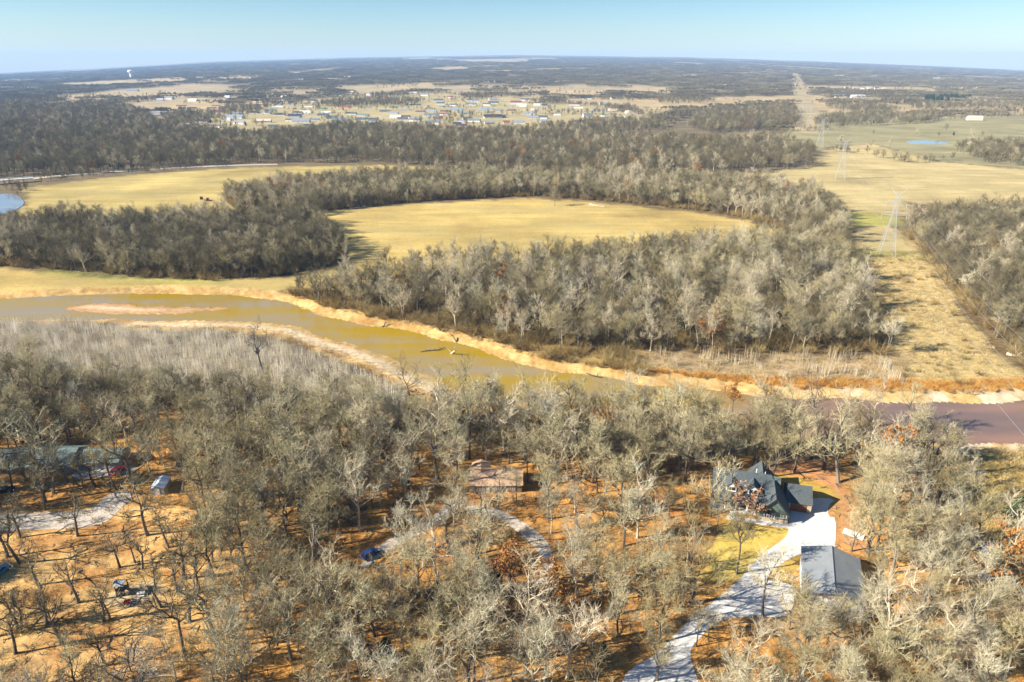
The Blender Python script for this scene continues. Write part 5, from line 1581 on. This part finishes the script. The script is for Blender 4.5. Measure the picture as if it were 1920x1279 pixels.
HAND_XY = []
for px, py, pt, kd, var, lb in HAND:
    p = at(px, py)
    h = height_for(p.x, p.y, pt)
    if px < 400 and py > 890 and kd in ('broad', 'slender', 'open'):
        kd, var = 'yard', (var + int(px)) % 5
    z = 0.0
    one_tree(p.x, p.y, kd, var, h / HGT[kd][var], RNG.uniform(0, 6.28), lb, None, z)
    HAND_XY.append((p.x, p.y))
HAND_XY = np.array(HAND_XY)

T = [t for t in TREES if np.min(np.hypot(HAND_XY[:, 0] - t[0], HAND_XY[:, 1] - t[1])) > (3.0 if t[5] == 'near' else 2.0)]
# a clear view of what stands in clearings: nothing tall directly between the camera and these
SEE = [(G(1415, 930), 11, 0.45), (G(1555, 1050), 7, 0.1), (G(300, 915), 4, 0.2), (G(695, 1045), 4, 0.75), (G(920, 900), 9, 0.6), (G(240, 1110), 7, 0.15), (G(222, 885), 3, 0.8), (G(1300, 1240), 8, 0.3), (G(1345, 1150), 6, 0.2), (G(1440, 1060), 7, 0.2), (G(1230, 1270), 6, 0.4), (G(740, 1015), 5, 0.7), (G(1030, 1060), 4, 0.8), (G(150, 975), 9, 0.2), (G(1490, 1000), 7, 0.2), (G(1460, 1130), 6, 0.2), (G(650, 1010), 6, 0.3)]
keep = []
for t in T:
    ok = True
    if t[5] == 'near':
        for c, rad_, pr_ in SEE:
            d = Vector((c.x, c.y)); u = d.normalized(); q = Vector((t[0], t[1]))
            al = q.dot(u); ac = abs(q.x * u.y - q.y * u.x)
            if 0 < d.length - al < 26 and ac < rad_ and RNG.random() > pr_:
                ok = False
    if ok: keep.append(t)
T = keep
X = np.array([t[0] for t in T]); Y = np.array([t[1] for t in T])
Hs = np.array([HGT[t[2]][t[3]] * t[4] for t in T])
px_, py_, d_ = proj(X, Y, Hs * 0.5)
size = Hs / d_
inview = (px_ > -25) & (px_ < 1945) & (py_ < 1300)
single = np.zeros(len(T), bool)
nh = {k: sum(1 for h in HAND if KIND_NAME[h[3]] == k) for k in set(KIND_NAME.values())}
for nm, cap in (('bare_tree', 299), ('pale_tree', 160), ('russet_oak', 40), ('cedar', 30), ('dead_tree', 30)):
    idx = [i for i in range(len(T)) if inview[i] and KIND_NAME[T[i][2]] == nm]
    idx.sort(key=lambda i: -size[i])
    single[idx[:max(0, cap - nh.get(nm, 0))]] = True

LANDMARKS = [(c[0], *at(*c[1])[:2]) for c in (
    ('the dark-roofed house', (1400, 940)), ('the steel barn', (1550, 1090)), ('the pink-roofed house', (920, 900)), ('the grey-green roof', (110, 880)), ('the little shed', (300, 915)), ('the swing set', (235, 1110)),
    ('the navy car', (694, 1043)), ('the red car', (222, 886)), ('the bright blue car', (2, 1075)), ('the lawn', (1400, 1020)), ('the driveway mouth', (1215, 1262)), ('the gravel loop', (1032, 1050)),
    ('the burled snag', (494, 702)), ('the silvery willow', (1776, 852)), ('the white box trailer', (1852, 1042)), ('the small cargo trailer', (1846, 1088)), ('the gravel yard', (150, 970)), ('the orange clearing', (650, 1000)),
    ('the cedar in the near thicket', (725, 1240)), ('the cedar by the driveway mouth', (1130, 1238)), ('the bone-white sycamore', (1638, 790)), ('the golden grass', (1880, 900)), ('the curved driftwood stump', (850, 661)),
    ('the wide forked tree by the river', (768, 742)), ('the white many-limbed tree', (655, 1275)), ('the pale tree beyond the barn', (1780, 1275)), ('the lumber stack', (1600, 1003)), ('the great spreading tree by the lawn', (1294, 1132)),
    ('the orange oak by the sandbank', (1373, 770)), ('the spreading tree on the orange yard', (200, 1248)), ('the first pylon', (1661, 478)), ('the second pylon', (1574, 336)), ('the red tractor', (391, 377)), ('the lone oak of the golden field', (1040, 386)),
    ('the bright orange oak', (1168, 304)), ('the fallen trunk on the golden field', (670, 390)), ('the silvery broad tree', (1800, 480)), ('the white fan-shaped sycamore', (1487, 590)), ('the white tree of the western wood', (395, 480)),
    ('the peach-tinted tree', (1530, 480)), ('the pond', (1740, 267)), ('the shore of the sandbar', (400, 590)))]
LX = np.array([[l[1], l[2]] for l in LANDMARKS])
SHAPE = {'ashen': 'ashen-grey', 'yard': 'dark crooked', 'broad': 'broad', 'slender': 'slender', 'open': 'open-crowned', 'pale': 'pale-barked', 'russet': 'rusty-leaved', 'cedar': 'dark green', 'snag': 'dead'}
NOUN = {'ashen': 'bare tree', 'yard': 'bare tree', 'broad': 'bare tree', 'slender': 'bare tree', 'open': 'bare tree', 'pale': 'bare tree', 'russet': 'oak', 'cedar': 'cedar', 'snag': 'tree'}
rank = {}
todo = []
for i in np.where(single)[0]:
    dd = np.hypot(LX[:, 0] - X[i], LX[:, 1] - Y[i]); j = int(np.argmin(dd))
    tall = 'tall' if Hs[i] > {'ashen': 13.5, 'yard': 13, 'broad': 12.2, 'slender': 14.6, 'open': 12.8, 'pale': 14.5, 'russet': 11, 'cedar': 6.5, 'snag': 15}[T[i][2]] else 'low'
    todo.append((j, tall + ' ' + SHAPE[T[i][2]] + ' ' + NOUN[T[i][2]], dd[j], i))
todo.sort(key=lambda q: (q[0], q[1], q[2]))
cnt = {}
for j, ds, dd, i in todo:
    cnt[(j, ds)] = cnt.get((j, ds), 0) + 1
for j, ds, dd, i in todo:
    k = rank[(j, ds)] = rank.get((j, ds), 0) + 1
    
    lm = LANDMARKS[j][0]
    lb = '%s beside %s' % (ds, lm) if cnt[(j, ds)] == 1 else '%s, %s out from %s' % (ds, ORD[k - 1], lm) if k <= 39 else '%s in the wood well out from %s' % (ds, lm)
    assert len(lb.split()) <= 16, lb
    t = T[i]
    one_tree(t[0], t[1], t[2], t[3], t[4], RNG.uniform(0, 6.28), lb, KIND_NAME[t[2]].replace('_', ' ') + 's of the valley')

REG_LABEL = {'near': 'grey bare wood between the river and the homesteads', 'river': 'pale and brown bare wood on the far river bank', 'west': 'dark bare wood between the river and the tan hay field', 'middle': 'bare wood between the two hay fields',
             'east': 'dark grey bare wood along the power line corridor', 'back': 'wide grey bare wood behind the hay fields, with hedgerows and town trees'}
for reg in REG_LABEL:
    idx = [i for i in range(len(T)) if not single[i] and T[i][5] == reg and (T[i][2] in WOOD_RANGE)]
    if not idx: continue
    pts = [(T[i][0], T[i][1], float(far_z(T[i][0], T[i][1]))) for i in idx]
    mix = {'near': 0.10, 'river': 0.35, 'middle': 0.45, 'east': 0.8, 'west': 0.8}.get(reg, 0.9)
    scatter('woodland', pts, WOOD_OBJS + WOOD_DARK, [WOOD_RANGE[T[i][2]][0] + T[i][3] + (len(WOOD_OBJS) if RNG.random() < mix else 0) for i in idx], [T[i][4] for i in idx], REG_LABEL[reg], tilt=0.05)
print('trees', len(T), 'single', int(single.sum()))

# ------------------------------------------------------------------ undergrowth, saplings, reeds, rough grass
def bush(seed, h=2.2, n=170, r=0.02, spread=0.9, branch=3):
    g = np.random.default_rng(seed); T_ = Twigs()
    for _ in range(n // branch):
        az = g.uniform(0, 6.28); b = np.array([math.cos(az), math.sin(az), 0]) * g.uniform(0, 0.6)
        d = unit(np.array([math.cos(az) * spread, math.sin(az) * spread, 1.0]) * g.uniform(0.5, 1) + g.normal(0, 0.3, 3) + UP * 0.3)
        e = b + d * h * g.uniform(0.5, 1.1)
        T_.seg(b, e, r * 1.3, r * 0.4, 3)
        for _ in range(branch):
            c = b + (e - b) * g.uniform(0.3, 0.95); T_.seg(c, c + unit(d + g.normal(0, 0.6, 3)) * h * g.uniform(0.25, 0.5), r * 0.8, 0, 3)
    return T_


def sapling_patch(seed, n=22, h=6.5):
    g = np.random.default_rng(seed); T_ = Twigs()
    for _ in range(n):
        b = np.append(g.uniform(-2.5, 2.5, 2), -0.2); hh = h * g.uniform(0.55, 1.1)
        m = b + UP * hh * 0.5 + np.append(g.normal(0, 0.12, 2), 0); e = m + UP * hh * 0.5 + np.append(g.normal(0, 0.25, 2), 0)
        T_.seg(b, m, 0.055, 0.04, 3); T_.seg(m, e, 0.04, 0, 3)
        for _ in range(9):
            t = g.uniform(0.35, 0.95); c = b + (m - b) * t * 2 if t < 0.5 else m + (e - m) * (t - 0.5) * 2
            az = g.uniform(0, 6.28); T_.seg(c, c + np.array([math.cos(az) * 0.5, math.sin(az) * 0.5, 0.9]) * hh * 0.14 * g.uniform(0.6, 1.3), 0.022, 0, 3)
    return T_


def tuft(seed, h=1.2, n=60, w=0.05, rad_=1.2):
    g = np.random.default_rng(seed); T_ = Twigs()
    for _ in range(n):
        a = g.uniform(0, 6.28); b = np.array([math.cos(a), math.sin(a), 0]) * rad_ * math.sqrt(g.random()) - UP * 0.1
        T_.seg(b, b + (UP + np.append(g.normal(0, 0.35, 2), 0)) * h * g.uniform(0.5, 1.1), w, 0, 3)
    return T_


def plants(name, mk, m, n):
    return [bpy.data.objects.new('%s_%02d' % (name, i), mk(900 + i).build(name, [m])) for i in range(n)]


P = jitter_points(NEAR, 3.6)
w = np.where(sdist(P, YARD, 20) < 0, 0.05, np.where(sdist(P, SPARSE, 20) < 0, 0.12, 0.42)) * (0.3 + 1.1 * vnoise(P[:, 0], P[:, 1], 16, 71))
w = np.where(sdist(P, DIRT_HOUSE, 20) < 2, 0.03, w)
P = P[(RNG.random(len(P)) < w) & clear_of(P)]
P2 = np.concatenate([jitter_points(g, 4.2) for g in (W_R, W_L, W_M, W_E)])
P2 = np.concatenate([P2, jitter_points(SLOPE, 3.5)])
P2 = P2[(RNG.random(len(P2)) < 0.85) & clear_of(P2)]
P3 = np.concatenate([jitter_points(CORRIDOR, 6.0), jitter_points(SAPLING_NEAR, 7)]); P3 = P3[(river_sd(P3) > 9 + 11 * inner_bend(P3)) & (RNG.random(len(P3)) < 0.5 * smooth(0.35, 0.7, vnoise(P3[:, 0], P3[:, 1], 14, 9)))]
nb = len(P); P = np.concatenate([P, P2, P3]); n = len(P)
scatter('undergrowth', np.column_stack([P, np.zeros(n)]), plants('bush', lambda s: bush(s, 2.4 + 0.3 * (s % 3)), M['brush'], 6), RNG.integers(0, 6, n), RNG.uniform(0.6, 1.35, n) * np.where((np.arange(n) >= nb) & (np.arange(n) < nb + len(P2)), 1.7, 1.0), 'scrubby brown undergrowth of bare bushes in the woods')
P = jitter_points(SAPLING_NEAR, 3.0); P = P[(RNG.random(len(P)) < 0.95) & (river_sd(P) > 9 + 11 * inner_bend(P))]; n = len(P)
scatter('saplings', np.column_stack([P, np.zeros(n)]), plants('sapling', lambda s: sapling_patch(s), M['sapling'], 5), RNG.integers(0, 5, n), RNG.uniform(0.5, 0.95, n), 'pale thicket of thin saplings along the near sandbar')
P = jitter_points(SAPLING_FAR, 3.8); P = P[(RNG.random(len(P)) < 0.30 + 0.35 * smooth(100, 170, P[:, 0])) & (river_sd(P) > 12)]; n = len(P)
scatter('saplings', np.column_stack([P, np.zeros(n)]), plants('sapling_far', lambda s: sapling_patch(s, 20, 6.0), M['sapling_far'], 4), RNG.integers(0, 4, n), RNG.uniform(0.45, 1.05, n), 'whitish saplings above the reeds on the far bank')
P = jitter_points(REEDS, 1.8); P = P[(RNG.random(len(P)) < 0.8) & (river_sd(P) > 5.5)]; n = len(P)
scatter('reeds', np.column_stack([P, np.zeros(n)]), plants('reed', lambda s: tuft(s, 1.5), M['reed'], 4), RNG.integers(0, 4, n), RNG.uniform(0.7, 1.3, n), 'rust orange reeds in a strip above the white sand')
P = np.concatenate([jitter_points(CORRIDOR, 2.8), jitter_points(GRASS_NEAR, 2.0), jitter_points(SAPLING_FAR, 3.0), jitter_points(SLOPE, 2.4), jitter_points(SPARSE, 4.5), jitter_points(YARD, 5.0)]); P = P[(RNG.random(len(P)) < 0.75) & (river_sd(P) > 5)]; n = len(P)
scatter('rough_grass', np.column_stack([P, np.zeros(n)]), plants('grass', lambda s: tuft(s, 0.9, 50, 0.06, 1.4), M['straw'], 4), RNG.integers(0, 4, n), RNG.uniform(0.6, 1.4, n), 'rough straw-coloured grass under the power line and by the river')

P = jitter_points(NEAR, 3.2); P = P[(RNG.random(len(P)) < 0.45) & clear_of(P)]; n = len(P)


def sticks(seed):
    g = np.random.default_rng(seed); T_ = Twigs()
    for _ in range(5):
        a = g.uniform(0, 6.28); b = np.append(g.uniform(-1.5, 1.5, 2), 0.06); L_ = g.uniform(0.8, 2.6)
        e = b + np.array([math.cos(a) * L_, math.sin(a) * L_, g.uniform(0, 0.25)])
        T_.seg(b, e, 0.07, 0.03, 4); T_.seg(b + (e - b) * 0.5, b + (e - b) * 0.5 + np.array([math.cos(a + 0.7), math.sin(a + 0.7), 0.15]) * L_ * 0.35, 0.04, 0, 3)
    return T_


scatter('fallen_branches', np.column_stack([P, np.zeros(n)]), plants('stick', sticks, M['dead'], 4), RNG.integers(0, 4, n), RNG.uniform(0.6, 1.4, n), 'fallen sticks and limbs lying in the orange leaf litter')

# ------------------------------------------------------------------ the far woods: clumps of crowns on the upland
def far_clump(seed):
    g = np.random.default_rng(seed); T_ = Twigs()
    for _ in range(30):
        x, y = g.uniform(-30, 30, 2); h = g.uniform(8, 14); r = h * 0.36
        T_.seg(np.array([x, y, -2.]), np.array([x, y, h * 0.6]), 0.3, 0.15, 3)
        for _ in range(46):
            d = g.normal(0, 1, 3); d[2] = abs(d[2]) * 0.9 - 0.15; d = unit(d)
            c = np.array([x, y, h * 0.55]); q = c + d * r * np.array([1, 1, 0.95])
            T_.seg(c + d * r * 0.35 + g.normal(0, 0.5, 3), q + g.normal(0, 0.5, 3), 0.42, 0.0, 3)
    return T_


def polar_points(r0, r1, step):
    out = []
    r = r0
    while r < r1:
        s = step * (1 + 0.00006 * r)
        n = int(r * math.radians(84) / s)
        a = np.radians(-42) + (np.arange(n) + RNG.uniform(-0.45, 0.45, n)) * s / r
        q = r + RNG.uniform(-0.45, 0.45, n) * s
        out.append(np.stack([q * np.sin(a), q * np.cos(a)], 1)); r += s
    return np.concatenate(out)


P = polar_points(1380, 12400, 46)
ok = sdist(P, TOWN, 60) > 25
cl = vnoise(P[:, 0] * 0.4, P[:, 1], 150, 44) > 0.60
for g in FAR_FIELDS_W: ok &= (sdist(P, g, 60) > 10) | cl
for g in (W_B, W_O, W_T, W_P, OLIVE, STRIP): ok &= sdist(P, g, 60) > 15
nz = vnoise(P[:, 0], P[:, 1] * 0.35, 500, 9)
ok &= nz + 0.2 * (vnoise(P[:, 0], P[:, 1], 90, 12) - 0.5) < 0.77
ok &= (vnoise(P[:, 0], P[:, 1] * 0.5, 160, 14) < 0.90)
P = P[ok]; n = len(P)
scatter('far_woodland', np.column_stack([P, far_z(P[:, 0], P[:, 1])]), [bpy.data.objects.new('clump_%02d' % i, far_clump(970 + i).build('clump', [M['dark_twig']])) for i in range(5)],  # self-shadow and cedar darkness of the clumps put into twig colour
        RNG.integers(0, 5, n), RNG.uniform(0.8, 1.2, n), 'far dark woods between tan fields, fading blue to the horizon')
print('far clumps', n)

# ------------------------------------------------------------------ haze
if HAZE_DENSITY > 0:
    hb = MB().box(-14500, 14500, -2500, 16500, -240, 330).build('haze', bpy.data.materials.new('haze_air'))
    m = hb.data.materials[0]; m.use_nodes = True
    m.node_tree.nodes.clear()
    ov = m.node_tree.nodes.new('ShaderNodeOutputMaterial'); pv = m.node_tree.nodes.new('ShaderNodeVolumePrincipled')
    pv.inputs['Color'].default_value = (0.36, 0.60, 1.0, 1)
    pv.inputs['Density'].default_value = HAZE_DENSITY
    pv.inputs['Anisotropy'].default_value = 0.0
    m.node_tree.links.new(pv.outputs[0], ov.inputs['Volume'])
    tag(hb, 'thin pale blue haze over the valley', kind='stuff')
